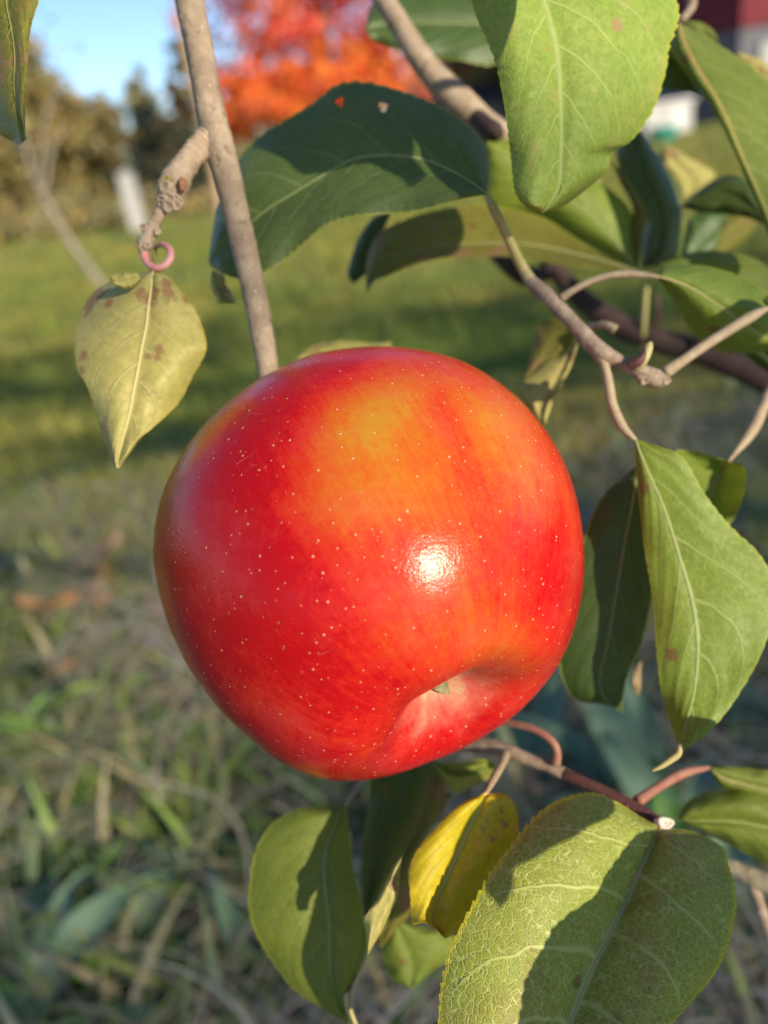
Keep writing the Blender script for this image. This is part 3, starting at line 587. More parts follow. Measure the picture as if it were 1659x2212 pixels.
weed(1400, 1830, 'tall blue green weed with wide blades behind the drooping right leaf', [(100, .24, .036, 82, 0), (75, .21, .030, 76, 0), (130, .19, .028, 70, 0), (30, .15, .03, 45, 0), (-20, .14, .028, 40, 0), (175, .14, .024, 45, 0)], 9)
weed(1560, 2150, 'dark green weed in the bottom right corner beside the serrated leaf', [(60, .18, .036, 65, 0), (100, .17, .034, 70, 0), (20, .14, .03, 50, 0), (150, .14, .03, 50, 0), (-40, .12, .026, 40, 0)], 10)
weed(1150, 1760, 'leafy dark weed behind the maroon lower branch', [(60, .18, .030, 70, 0), (120, .16, .028, 65, 0), (10, .14, .026, 45, 0), (170, .13, .022, 45, 1), (90, .17, .026, 80, 0)], 11)
weed(1480, 1990, 'spreading blue green weed behind the right half of the serrated leaf', [(100, .20, .04, 75, 0), (60, .17, .034, 65, 0), (140, .17, .034, 60, 0), (20, .14, .03, 45, 1), (170, .13, .028, 40, 0), (80, .15, .03, 85, 1)], 15)
weed(1010, 2140, 'weed in the gap between the green lower leaf and the serrated leaf', [(90, .18, .03, 70, 0), (130, .16, .026, 60, 0), (50, .15, .028, 55, 0), (10, .12, .024, 40, 1)], 16)
weed(1290, 1690, 'low weed right behind the petiole loop under the apple', [(80, .15, .03, 65, 0), (120, .14, .028, 60, 0), (40, .13, .026, 50, 0), (160, .12, .022, 45, 1)], 17)
weed(1620, 1640, 'blue green weed at the right edge below the drooping leaf', [(90, .18, .03, 72, 0), (150, .15, .028, 60, 0), (40, .13, .024, 50, 0), (190, .12, .02, 50, 0)], 12)
weed(760, 2120, 'weed with slim leaves under the yellow leaf', [(70, .16, .02, 66, 0), (110, .14, .018, 60, 1), (20, .12, .02, 40, 0), (160, .12, .016, 50, 0)], 13)
weed(520, 1480, 'weed half hidden behind the lower left curve of the apple', [(120, .13, .018, 60, 1), (60, .12, .016, 60, 0), (180, .13, .018, 45, 1), (0, .1, .016, 40, 0)], 14)

# fallen leaves on the lawn
FLM = [plain_mat('fallen_leaf_brown', (0.21, 0.105, 0.05), (0.27, 0.15, 0.07), 60., 0.7), plain_mat('fallen_leaf_pale', (0.30, 0.21, 0.13), (0.25, 0.16, 0.10), 60., 0.7)]
def fallen(px, py, s, label, m_, seed):
    b = G(px, py, .045); rs = np.random.default_rng(seed); n, m = 14, 9; hd = rs.uniform(0, 6.28); d = np.array([math.cos(hd), math.sin(hd), .25]); sd = np.array([-math.sin(hd), math.cos(hd), rs.uniform(-.3, .3)]); V = np.zeros((n, m, 3))
    for i in range(n):
        t = i/(n-1); wv = math.sin(math.pi*t**.85)**.8*.36*s
        for j in range(m):
            u = -1+2*j/(m-1); V[i, j] = b+d*(t-.5)*s+sd*u*wv+np.array([0, 0, 1])*(abs(u)**1.5*.22*s*(1+.4*math.sin(5*t+seed))+.12*s*(t-.5)**2*4)
    o = mesh_obj('fallen_leaf', V.reshape(-1, 3), grid_faces(n, m), FLM[m_], origin=b); tag(o, label, 'leaf', 'fallen leaves on the lawn')
    st = [b-d*.5*s, b-d*.7*s+np.array([0, 0, .004]), b-d*.95*s]; tube('petiole', st, [.0012, .001, .001], FLM[0], o, 8, 6)
fallen(110, 1320, .085, 'orange brown fallen leaf on the grass, larger of the two left of the apple', 0, 1)
fallen(228, 1290, .075, 'orange brown fallen leaf lying closest to the left side of the apple', 0, 2)
fallen(215, 1215, .085, 'pale tan fallen leaf lying flat further up the grass', 1, 3)
fallen(132, 1455, .05, 'small rusty fallen leaf above the arched weed leaf', 0, 4)
fallen(410, 1970, .035, 'small dull brown fallen leaf in the thatch at lower left', 0, 5)
fallen(480, 2035, .04, 'tan fallen leaf beside the bent strap leaf', 1, 6)

# ------------------------------------------------------------------ the apple
AC = P(796, 1218, 0.167); R_ = 0.0445
toC = -(AC-CAM)/np.linalg.norm(AC-CAM); ex = np.cross(UP, toC); ex /= np.linalg.norm(ex); ey = np.cross(toC, ex)
ph_ = math.radians(56); sx, sy = 0.50, -0.866
AX = math.sin(ph_)*(sx*ex+sy*ey)+math.cos(ph_)*toC
bx_ = np.cross(AX, toC); bx_ /= np.linalg.norm(bx_); by_ = np.cross(AX, bx_)
nphi, nth = 260, 360
phi = np.concatenate([[0.004], np.linspace(0.012, math.pi-.02, nphi-1)])
th = np.linspace(0, 2*np.pi, nth, endpoint=False); PH, TH = np.meshgrid(phi, th, indexing='ij')
def apple_rho(p, t):
    r = 1.0 + 0.015*np.cos(2*p) + 0.0*p
    r = r - 0.35*np.exp(-(p/0.272)**2.0) - 0.045*np.exp(-(p/.50)**2)                  # calyx basin
    r = r - 0.42*np.exp(-((math.pi-p)/0.24)**2) - .03*np.exp(-((math.pi-p)/.5)**2)    # stem basin
    lob = np.exp(-((p-.50)/.33)**2)
    r = r + lob*(0.008*np.cos(5*t+2.4)+0.008*np.cos(2*t+2.2)+.004*np.cos(3*t+.4)) + .012*np.exp(-((p-1.5)/.8)**2)*np.cos(5*t+.9) + .010*np.sin(p)*np.cos(2*t-.6)
    return r
RHO = apple_rho(PH, TH)*R_
dirs = np.sin(PH)[..., None]*(np.cos(TH)[..., None]*bx_+np.sin(TH)[..., None]*by_)+np.cos(PH)[..., None]*AX
AV = (AC+dirs*RHO[..., None]).reshape(-1, 3)
OUT = np.array([(850, 748), (1000, 780), (1130, 870), (1215, 990), (1255, 1120), (1262, 1200), (1250, 1320), (1210, 1430), (1130, 1530), (1030, 1600), (940, 1642), (850, 1675), (770, 1688), (680, 1680), (600, 1645), (520, 1580), (440, 1490), (385, 1400), (345, 1290), (330, 1200), (340, 1100), (375, 1010), (420, 940), (500, 860), (580, 807), (660, 770), (750, 752)], float)
oa = np.arctan2(OUT[:, 1]-1218, OUT[:, 0]-796); orr = np.hypot(OUT[:, 0]-796, OUT[:, 1]-1218); k = np.argsort(oa); oa = oa[k]; orr = orr[k]
def project(v):
    r = v-CAM; d = r@FW; return 829.5+(r@RT)/d*F_PX, 1106-(r@UP)/d*F_PX, d
for it in range(4):                                            # round the body out to this apple's own slightly lopsided girth
    x, y, d = project(AV); a = np.arctan2(y-1218, x-796); r = np.hypot(x-796, y-1218)
    nb = 120; bi = ((a+np.pi)/(2*np.pi)*nb).astype(int) % nb; mx = np.zeros(nb); np.maximum.at(mx, bi, r)
    bc = (np.arange(nb)+.5)/nb*2*np.pi-np.pi; ratio = np.interp(bc, oa, orr, period=2*np.pi)/mx
    kern = np.array([1, 2, 3, 2, 1])/9; ratio = sum(kern[j]*np.roll(ratio, j-2) for j in range(5))
    rr = np.interp(a, bc, ratio, period=2*np.pi); rel = AV-AC; ax_ = rel@toC; lat = rel-np.outer(ax_, toC); ln = np.linalg.norm(lat, axis=1)
    s = 1+(rr-1)*smooth(.25, .95, ln/R_); AV = AC+np.outer(ax_, toC)+lat*s[:, None]
# ground colour of the skin: where it stayed yellow and orange (the side that ripened in shade)
x, y, d = project(AV)
front = ((AV-AC)@toC) > -.01
def blob(cx, cy, rx, ry, rot=0):
    c_, s_ = math.cos(rot), math.sin(rot); u = ((x-cx)*c_+(y-cy)*s_)/rx; v = (-(x-cx)*s_+(y-cy)*c_)/ry; return np.exp(-(u*u+v*v))
Y_ = (.58*blob(840, 862, 140, 80, -.45)+.34*blob(775, 945, 110, 110)+.50*blob(1030, 900, 120, 100)+.40*blob(1150, 1010, 80, 160, -.5)+.42*blob(870, 1050, 190, 130)+.27*blob(960, 1180, 230, 280)-.02
      + .26*blob(950, 1350, 190, 130)+.30*blob(690, 1100, 110, 120)+.16*blob(660, 1560, 260, 60, .3)-.30*blob(975, 920, 34, 110, -.45)-.14*blob(560, 1130, 140, 220)+.30*blob(1120, 1420, 120, 100)
      - .2*blob(700, 780, 110, 60)-.12*blob(1200, 1330, 50, 200)+.55*blob(470, 905, 190, 26, -.87)+.4*blob(345, 1290, 22, 160))
fw_ = smooth(-.03, -.008, (AV-AC)@toC); Y_ = np.maximum(Y_, -.1)*fw_+.12*(1-fw_)
phv = PH.reshape(-1); thv = TH.reshape(-1)
g = NG('apple_skin'); ob = g.obj(); ye = g.attr('ripe').outputs['Fac']; pol = g.attr('pol').outputs['Fac']
uvn = g.n('ShaderNodeUVMap').outputs[0]; sp2 = g.n('ShaderNodeSeparateXYZ', {0: uvn})
stv = g.n('ShaderNodeCombineXYZ', {0: g.m('COSINE', sp2.outputs[0]), 1: g.m('SINE', sp2.outputs[0]), 2: g.m('MULTIPLY', sp2.outputs[1], .07)}).outputs[0]
st1 = g.noise(stv, 9., 5.0, 0.7, .3); st2 = g.noise(stv, 34., 4.0, 0.7, .2); mot = g.noise(ob, 110., 5., .65); mic = g.noise(ob, 1300., 3., .6)
yy = g.m('ADD', ye, g.m('MULTIPLY', g.m('SUBTRACT', st1, .5), .32)); yy = g.m('ADD', yy, g.m('MULTIPLY', g.m('SUBTRACT', st2, .5), .30)); yy = g.m('ADD', yy, g.m('MULTIPLY', g.m('SUBTRACT', mot, .5), .46)); yy = g.m('ADD', yy, g.m('MULTIPLY', g.m('SUBTRACT', mic, .5), .26)); yy = g.m('ADD', yy, g.m('MULTIPLY', g.m('SUBTRACT', g.noise(ob, 420., 4., .7), .5), .42)); st3 = g.noise(stv, 110., 3.0, 0.7, .1); yy = g.m('ADD', yy, g.m('MULTIPLY', g.m('MULTIPLY', g.m('SUBTRACT', st3, .5), .30), g.ss(pol, .35, .8)))
rp = g.n('ShaderNodeValToRGB', {0: yy}); e = rp.color_ramp.elements; e[0].position = -0.0; e[0].color = (.38, .004, .007, 1); e[1].position = 1.25 if False else 1.0; e[1].color = (.40, .20, .018, 1)
for pos_, c_ in ((.14, (.47, .013, .009)), (.32, (.47, .034, .010)), (.52, (.47, .072, .011)), (.74, (.45, .115, .012)), (1.0, (.41, .17, .014))):
    el_ = e.new(pos_); el_.color = (*c_, 1)
colr = rp.outputs[0]
haze_ = g.m('MULTIPLY', g.ss(g.noise(ob, 60., 4., .7), .48, .72), .10); colr = g.mix(haze_, colr, (.6, .16, .15))
pn_ = g.m('ADD', pol, g.m('ADD', g.m('MULTIPLY', g.m('SUBTRACT', st1, .5), .10), g.m('MULTIPLY', g.m('SUBTRACT', g.noise(ob, 170., 4., .7), .5), .30)))
pf = g.ss(pn_, .10, .34, 1.0, 0.0); colr = g.mix(g.m('MULTIPLY', pf, .9), colr, g.mix(g.ss(pn_, .07, .20), (.46, .46, .22), (.56, .20, .14)))
rus = g.m('MULTIPLY', g.ss(pol, 2.75, 2.95), .8); colr = g.mix(rus, colr, (.35, .26, .08))
ln_ = g.voro(ob, 680.); ln_d = g.m('MULTIPLY', ln_.outputs['Distance'], 1.0); lpick = g.n('ShaderNodeSeparateColor', {0: ln_.outputs['Color']})
lsz = g.m('MULTIPLY_ADD', lpick.outputs[0], .14, .03); lm = g.ss(ln_d, g.m('MULTIPLY', lsz, .3), g.m('MULTIPLY', lsz, 1.5), 1., 0.); lm = g.m('MULTIPLY', lm, g.ss(lpick.outputs[1], .08, .12))
halo = g.m('MULTIPLY', g.ss(ln_d, lsz, g.m('MULTIPLY', lsz, 3.0), 1., 0.), .16)
colr = g.mix(halo, colr, (.48, .02, .012)); colr = g.mix(g.m('MULTIPLY', lm, .8), colr, g.mix(g.ss(lpick.outputs[2], .8, .86), (.66, .38, .19), (.30, .12, .05)))
# faint scuffs
sv2 = g.n('ShaderNodeVectorMath', {0: ob, 1: (1, 1, 1)}, operation='MULTIPLY').outputs[0]
sc1 = g.voro(g.n('ShaderNodeMapping', {'Vector': ob, 'Rotation': (.6, .3, .9), 'Scale': (1, .22, 1)}).outputs[0], 260., 'DISTANCE_TO_EDGE').outputs['Distance']
scm = g.m('MULTIPLY', g.ss(sc1, .0, .018, 1., 0.), g.ss(g.noise(ob, 95., 2.), .60, .72)); colr = g.mix(g.m('MULTIPLY', scm, .12), colr, (.82, .50, .42))
g.set(g.b.inputs['Base Color'], colr)
g.set(g.b.inputs['Roughness'], g.m('ADD', g.m('MULTIPLY_ADD', mic, .09, .145), g.m('MULTIPLY', lm, .2)))
hh = g.m('ADD', g.m('MULTIPLY', g.noise(ob, 2200., 3., .6), .5), g.m('ADD', g.m('MULTIPLY', mic, .45), g.m('MULTIPLY', lm, .9))); hh = g.m('ADD', hh, g.m('MULTIPLY', g.noise(ob, 420., 2., .5), .8))
g.set(g.b.inputs['Normal'], g.bump(hh, .000085, 1.0)); g.b.inputs['Specular IOR Level'].default_value = .22; g.b.inputs['IOR'].default_value = 1.45
g.b.inputs['Subsurface Weight'].default_value = .08; g.b.inputs['Subsurface Radius'].default_value = (1, .25, .15); g.b.inputs['Subsurface Scale'].default_value = .0025
apple = thing('apple', 'large ripe red apple with yellow blush hanging in the middle', 'apple', AC)
uvA = np.stack([thv, phv], -1)
mesh_obj('skin', AV, np.concatenate([grid_faces(nphi, nth, True)]), g.mat, apple, uv=uvA, attrs={'ripe': Y_, 'pol': phv}, origin=AC)
# calyx: withered sepals in the basin
CAL = plain_mat('calyx_grey_green', (.20, .18, .08), (.30, .27, .15), 900., .8, .0003)
c0 = AV.reshape(nphi, nth, 3)[0].mean(0); cal = mesh_obj('calyx', tube_geo(np.array([c0-AX*.0006, c0+AX*.0008, c0+AX*.0012]), [.0042, .0034, .0022], 20, bump=.25, freq=700)[0], tube_geo(np.array([c0, c0+AX*.001, c0+AX*.0012]), [.004, .003, .002], 20)[1], CAL, apple)
for i in range(5):
    a = i*2*np.pi/5+.5; dr = math.cos(a)*bx_+math.sin(a)*by_; sd = np.cross(AX, dr); n = 10; V = []
    for k in range(n):
        t = k/(n-1); c_ = c0+dr*(.0032-.0008*math.sin(t*3))*(1-.5*t)+AX*(.0012+.0080*t-.004*t*t)+dr*.0036*t*t*((i % 2)*1.6-.3); wd = .0020*(1-t**1.5)+.00012
        for u in (-1, -.4, .4, 1): V.append(c_+sd*u*wd-dr*.0006*u*u)
    mesh_obj('sepal', V, grid_faces(n, 4), CAL, cal)
stp = c0-AX*.0; top_ = AV.reshape(nphi, nth, 3)[-1].mean(0)

# ------------------------------------------------------------------ branches and leaves
def branch(name, label, loc, cat='branch', group=None): return thing(name, label, cat, loc, group)
# 1. bare grey stick with its spur and one hanging leaf
b1 = branch('apple_branch', 'bare grey stick running from the top down behind the apple with a stubby spur', P(405, -60, .172))
qtube('wood', 'D', [(378, -230, 74, .168), (396, -90, 68, .168), (413, 20, 63, .169), (432, 110, 60, .170), (447, 200, 58, .171), (463, 275, 64, .172), (478, 330, 62, .172), (503, 430, 58, .173), (530, 545, 55, .174), (553, 650, 52, .175), (570, 745, 49, .176), (583, 830, 46, .177), (596, 905, 42, .178), (622, 985, 36, .181)], BARK['grey'], b1, 160, 28, bump=.045, freq=420)
tube('fruit_stalk', [P(622, 985, .181)+FW*.0, P(640, 1010, .190), top_+(AC-top_)*-.25, top_, top_+(AC-top_)*.12], [.0026, .0017, .0014, .0014, .0014], PET['tan'], apple, 24, 10, bump=.08, freq=400)
def rings(n, cyc, amp, seed): t = np.linspace(0, 1, n); return amp*np.abs(np.sin(t*cyc*np.pi+np.sin(t*9+seed)))**1.5
nS = 110
sp_rows = [(1000, 330, 210), (930, 400, 222), (880, 470, 225), (810, 560, 226), (745, 650, 232), (690, 740, 268), (655, 830, 268), (645, 900, 235), (635, 965, 160), (632, 985, 60)]
pts = []; rad = []
for i, (xx, yy_, wd) in enumerate(sp_rows):
    dd = .1715-.0045*smooth(0, .8, i/9); X, Y = QC('SP', xx, yy_); pts.append(P(X, Y, dd)); rad.append(wd/4.32/2*dd/F_PX)
pr = catmull(np.column_stack([pts, rad]), nS); v, f = tube_geo(pr[:, :3], np.maximum(pr[:, 3], 2e-4), 30, bump=.10, freq=650, rings=rings(nS, 16, .10, 1)-.05)
spur = mesh_obj('spur', v, f, BARK['spur'], b1)
def disc(name, q, x, y, d, r, mat, parent, tilt=(0, 0), thick=.0005, sy_=1.0):
    X, Y = QC(q, x, y); c_ = P(X, Y, d); nrm = -FW+RT*tilt[0]+UP*tilt[1]; nrm /= np.linalg.norm(nrm); u = np.cross(UP, nrm); u /= np.linalg.norm(u); w2 = np.cross(nrm, u); V = []
    for (rr, hz_) in ((1, -thick*2), (1, 0), (.82, thick), (.55, thick*.4), (.1, thick*.3)):
        for k in range(18):
            a = k/18*2*np.pi; V.append(c_+(u*math.cos(a)+w2*math.sin(a)*sy_)*rr*r*(1+.12*math.sin(3*a+1))+nrm*hz_)
    return mesh_obj(name, V, grid_faces(5, 18, True), mat, parent)
disc('leaf_scar', 'SP', 590, 790, .1628, .0015, BARK['spur'], spur, (-.4, -.2)); disc('leaf_scar', 'SP', 600, 722, .1631, .0011, plain_mat('lichen_green', (.25, .22, .05), (.30, .26, .07), 900., .7), spur, (-.3, .1), sy_=.6)
disc('leaf_scar', 'SP', 762, 768, .1634, .0010, plain_mat('bud_rust', (.26, .10, .045), (.30, .15, .07), 900., .6), spur, (.5, -.1), sy_=1.5)
for i in range(7):
    a = i*.9; xx = 645+95*math.cos(a)*.9; yy_ = 935+38*math.sin(a); disc('bud_scale', 'SP', xx, yy_, .1632, .0009+.0003*(i % 3), BARK['spur'], spur, (.4*math.cos(a), -.6), .0007)
nS = 60; sh = [(600, 930, 125), (570, 990, 118), (520, 1090, 112), (470, 1190, 118), (440, 1260, 122), (405, 1330, 138), (395, 1385, 110), (400, 1415, 84)]
pts = [P(*QC('SP', a, b), .1648) for a, b, c_ in sh]; rad = [c_/4.32/2*.165/F_PX for a, b, c_ in sh]
pr = catmull(np.column_stack([pts, rad]), nS); v, f = tube_geo(pr[:, :3], pr[:, 3], 22, bump=.16, freq=560, rings=rings(nS, 7, .07, 3)-.03)
mesh_obj('shoot', v, f, BARK['spur'], b1)
for xx, yy_ in ((395, 1175), (520, 1215), (350, 1340), (425, 1345)): disc('bud_scale', 'SP', xx, yy_, .1636, .0008, BARK['spur'], b1, ((xx-440)/150, -.1), .0006)
lc = leaf(b1, 'D', [(332, 583, 331, 584, 334, 584), (272, 596, 328, 605, 362, 596, .002, 0, .001), (215, 622, 325, 635, 392, 628, .003, 0, .001), (184, 656, 320, 668, 424, 668, .003, 0, .0015), (166, 700, 316, 704, 441, 712, .003, 0, .002), (158, 738, 308, 742, 446, 738, .002, 0, .002), (164, 795, 298, 798, 440, 768, .001, 0, .003), (186, 832, 290, 838, 415, 812, 0, 0, .003), (205, 885, 279, 895, 384, 872, 0, 0, .004), (221, 940, 266, 945, 330, 925), (234, 972, 257, 980, 300, 952), (242, 998, 254, 1000, 280, 982), (250, 1010, 253, 1011, 258, 1010)],
     'fading', 'hanging pale yellow leaf with brown blotches on its pink curled stalk', (.1635, .155), (0.004, 0.001), .002, 'cream', 10, None, teeth=20, tooth=.015, seed=3)
tube('petiole', [P(*QC('SP', xx, yy_), dd) for xx, yy_, dd in ((408, 1370, .1652), (400, 1430, .1648), (420, 1495, .1643), (470, 1538, .1635), (535, 1550, .1628), (600, 1522, .1625), (642, 1460, .1628), (640, 1390, .1638), (605, 1348, .1650), (560, 1332, .1664), (520, 1345, .1676))], [.0010, .0009, .0008, .0008, .0008, .0008, .0008, .00075, .0007, .0006, .0005], PET['pink'], lc, 70, 12, bump=.05, freq=500)
tube('stalk_base', [P(*QC('SP', xx, yy_), dd) for xx, yy_, dd in ((524, 1343, .1675), (500, 1372, .1686), (490, 1430, .1690), (484, 1520, .1672), (482, 1600, .1642), (485, 1660, .1630))], [.0005, .00045, .00045, .0005, .0006, .0006], PET['shade'], lc, 40, 10, bump=.05, freq=500)
leaf(lc and b1, 'D', [(236, 603, 238, 606, 240, 610), (250, 592, 255, 612, 262, 622), (276, 588, 282, 606, 284, 622), (300, 590, 303, 600, 305, 606)], 'fading', 'curled over lobe at the top of the hanging leaf', (.158, .160), (0, .001), .001, None, seed=4, n=24, m=9, name='leaf_lobe')

# 2. grey upper branch behind the dark leaf
b2 = branch('apple_branch', 'smooth grey branch slanting in from the top centre, half in shadow', P(800, -60, .225))
qtube('wood', 'TR', [(-140, -200, 85, .222), (-50, -75, 88, .222), (10, 15, 90, .223), (75, 120, 92, .224), (130, 210, 100, .225), (190, 295, 108, .226), (260, 375, 122, .227), (330, 440, 126, .228), (400, 505, 120, .230), (470, 560, 110, .232), (560, 600, 104, .236), (760, 690, 96, .245), (900, 800, 80, .26)], BARK['grey'], b2, 110, 24, bump=.05, freq=260)
qtube('side_spur', 'TR', [(395, 500, 70, .229), (440, 545, 84, .222), (480, 570, 80, .219), (500, 580, 40, .217)], BARK['brown'], b2, 24, 16, bump=.1, freq=400)
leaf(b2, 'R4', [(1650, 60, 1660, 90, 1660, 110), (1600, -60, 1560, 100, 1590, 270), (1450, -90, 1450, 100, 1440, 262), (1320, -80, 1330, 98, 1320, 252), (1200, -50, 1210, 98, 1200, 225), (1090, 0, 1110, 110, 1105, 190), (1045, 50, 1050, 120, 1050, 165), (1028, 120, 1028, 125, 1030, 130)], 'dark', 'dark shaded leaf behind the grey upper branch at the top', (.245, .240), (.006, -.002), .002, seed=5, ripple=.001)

# 3. leafy twig on the right
b3 = branch('leafy_twig', 'slender brown twig right of the apple carrying green leaves on long stalks', P(1400, 800, .176), 'twig')
tw = qtube('wood', 'TR', [(618, 1195, 46, .180), (645, 1225, 58, .179), (700, 1275, 66, .178), (770, 1345, 64, .177), (840, 1420, 66, .176), (905, 1492, 76, .175), (960, 1535, 74, .174), (1030, 1570, 62, .174), (1090, 1595, 66, .173), (1140, 1625, 84, .173), (1185, 1640, 78, .173), (1225, 1642, 40, .173)], BARK['twig'], b3, 90, 18, bump=.07, freq=500)
qtube('bud', 'TR', [(1085, 1580, 50, .171), (1115, 1560, 44, .1695), (1135, 1525, 40, .169), (1148, 1490, 30, .169), (1156, 1478, 10, .169)], PET['green'], b3, 20, 12)
qtube('bud_scale', 'TR', [(1060, 1575, 50, .170), (1100, 1560, 44, .1688), (1122, 1530, 26, .1685), (1128, 1500, 6, .1685)], BARK['maroon'], b3, 18, 12)
for i in range(8): disc('bud_scale', 'TR', 1105+16*i, 1634+10*math.sin(i*2.1), .1718, .0007+.0003*(i % 3), BARK['twig'], b3, (.3*math.cos(i), -.4), .0008)
LB = leaf(b3, 'R4', [(1557, 836, 1555, 838, 1555, 840), (1566, 690, 1490, 790, 1440, 860), (1520, 580, 1400, 735, 1320, 893), (1400, 480, 1290, 690, 1200, 916), (1290, 428, 1180, 672, 1080, 922), (1180, 394, 1080, 670, 985, 932), (1050, 362, 985, 684, 905, 952), (925, 366, 900, 726, 845, 985), (800, 452, 800, 785, 780, 1040), (690, 515, 700, 845, 715, 1100), (600, 565, 610, 900, 645, 1155), (505, 645, 530, 965, 560, 1190), (425, 790, 455, 1030, 480, 1203), (375, 960, 395, 1095, 415, 1180), (352, 1120, 356, 1135, 360, 1150)],
     'arch', 'dark green arched leaf with serrated edge behind the grey stick', (.169, .186), (.008, -.003), .002, 'pale', 12, [(618, 1195+0, .180)] and None, teeth=30, tooth=.03, seed=6, m=31, n=150, holes=[(922, 436, .0009), (1110, 462, .0010)], ripple=.0012)
qt = qtube('petiole', 'TR', [(445, 843, 24, .169), (470, 895, 42, .170), (505, 965, 42, .172), (555, 1070, 44, .176), (600, 1160, 46, .1795), (630, 1205, 50, .179)], PET['green'], LB, 40, 12, bump=.04, freq=500)
leaf(b3, 'R4', [(368, 1165, 368, 1166, 370, 1166), (358, 1210, 385, 1215, 420, 1190), (380, 1275, 405, 1270, 430, 1230), (395, 1310, 425, 1300, 452, 1262), (472, 1312, 474, 1313, 474, 1315)], 'fading', 'tiny curled yellow tip below the dark arched leaf', (.187, .184), (0, .002), .002, None, seed=7, n=30, m=11, name='leaf')
# leaf on the arched pink stalk
leaf(b3, 'TR', [(1178, 1192, 1180, 1195, 1180, 1198), (1215, 1145, 1240, 1208, 1215, 1255), (1330, 1140, 1320, 1240, 1270, 1330), (1460, 1165, 1410, 1295, 1320, 1420), (1600, 1230, 1510, 1365, 1400, 1490), (1700, 1330, 1620, 1440, 1520, 1530), (1740, 1500, 1738, 1502, 1736, 1504)], 'bright', 'light green leaf held out on an arched pinkish stalk', (.178, .19), (.004, .010), .002, 'cream', 16,
     [(765, 1290, .177), (810, 1258, .176), (900, 1212, .176), (1000, 1186, .177), (1100, 1186, .178)], 'tan', 32, seed=8)
# large right leaf
LH = leaf(b3, 'TR', [(1083, 1893, 1085, 1895, 1088, 1896), (1086, 1985, 1108, 1960, 1190, 1930), (1094, 2090, 1150, 2060, 1290, 1980), (1108, 2212, 1205, 2185, 1385, 2130), (1130, 2390, 1270, 2390, 1500, 2270), (1160, 2590, 1325, 2580, 1640, 2410), (1172, 2790, 1350, 2730, 1700, 2590), (1190, 2955, 1352, 2860, 1640, 2790), (1222, 3080, 1338, 2990, 1560, 2950), (1250, 3160, 1315, 3090, 1460, 3100), (1268, 3215, 1290, 3170, 1370, 3190), (1278, 3245, 1278, 3246, 1280, 3246)],
     'bright', 'large bright green leaf drooping at the right edge with its tip in shadow', (.170, .160), (.003, -.001), .0006, 'pale', 15, [(900, 1500, .175), (945, 1560, .174), (970, 1660, .173), (985, 1745, .1725), (1030, 1845, .1715)], 'tan', 44, teeth=34, tooth=.022, seed=9, m=31, n=150)
tube('leaf_tip', [P(*QC('TR', a, b), .160) for a, b in ((1280, 3210), (1272, 3255), (1235, 3285), (1190, 3315), (1158, 3330))], [.0005, .0007, .0007, .0005, .0002], PET['green'], LH, 24, 8)
# stalk to the right with its dark bluish leaf
leaf(b3, 'TR', [(1655, 1325, 1660, 1330, 1660, 1335), (1640, 1290, 1720, 1310, 1720, 1400), (1800, 1200, 1850, 1320, 1820, 1450), (1960, 1300, 1964, 1305, 1960, 1310)], 'green', 'leaf at the end of the long straight stalk on the right', (.172, .175), (.002, .002), .001, 'pale', 14,
     [(1212, 1612, .173), (1300, 1552, .172), (1400, 1483, .172), (1500, 1420, .172), (1600, 1360, .172)], 'tan', 46, seed=10, n=40, m=13)
# small blurred leaf by the apple
leaf(b3, 'TR', [(835, 1445, 838, 1448, 842, 1452), (735, 1375, 790, 1440, 835, 1470, .002, 0, 0), (665, 1410, 735, 1480, 815, 1500, .003, 0, 0), (640, 1500, 690, 1560, 790, 1540, .003, 0, 0), (610, 1620, 640, 1620, 700, 1590), (600, 1650, 602, 1652, 604, 1652)], 'olive', 'upper lobe of the folded yellowing leaf beside the apple', (.198, .20), (.0, .0), .001, None, seed=11, n=50, m=15)
leaf(b3, 'TR', [(836, 1455, 838, 1457, 840, 1458), (770, 1520, 810, 1520, 838, 1490), (690, 1575, 770, 1610, 815, 1570), (600, 1650, 730, 1690, 780, 1640), (560, 1665, 690, 1750, 745, 1710), (600, 1730, 680, 1790, 720, 1770), (650, 1790, 684, 1820, 705, 1810), (694, 1842, 695, 1843, 696, 1843)], 'fading', 'folded yellowing leaf beside the upper right of the apple', (.196, .192), (.003, -.001), .001, 'cream', 12,
     [(1000, 1425, .186), (960, 1405, .187), (910, 1410, .190), (860, 1430, .194)], 'tan', 36, seed=12, n=60, m=15)

# 4. dark branch crossing behind, with the blurred leaves
b4 = branch('apple_branch', 'dark brown branch crossing behind the leafy twig on the right', P(1640, 810, .30))
qtube('wood', 'TR', [(360, 960, 60, .285), (490, 1090, 75, .285), (600, 1190, 82, .286), (720, 1180, 60, .288)], BARK['brown'], b4, 40, 14, bump=.08, freq=200)
qtube('wood', 'TR', [(700, 1110, 70, .300), (760, 1190, 80, .300), (830, 1270, 88, .298), (930, 1350, 96, .296), (1050, 1420, 104, .294), (1180, 1470, 108, .292), (1350, 1515, 112, .290), (1500, 1570, 116, .288), (1670, 1650, 120, .286), (1900, 1760, 124, .284)], BARK['brown'], b4, 70, 16, bump=.07, freq=200)
qtube('fruit_stalk', 'TR', [(1135, 1240, 20, .285), (1128, 1330, 22, .286), (1122, 1420, 22, .288), (1118, 1500, 22, .292)], PET['green'], b4, 20, 8)
qtube('fruit_stalk', 'TR', [(1178, 1270, 16, .285), (1185, 1350, 18, .287), (1175, 1420, 20, .290), (1160, 1490, 24, .292)], BARK['maroon'], b4, 20, 8)
qtube('side_spur', 'TR', [(1330, 1525, 50, .286), (1370, 1470, 42, .283), (1355, 1420, 34, .281), (1320, 1395, 22, .281)], BARK['maroon'], b4, 20, 10)
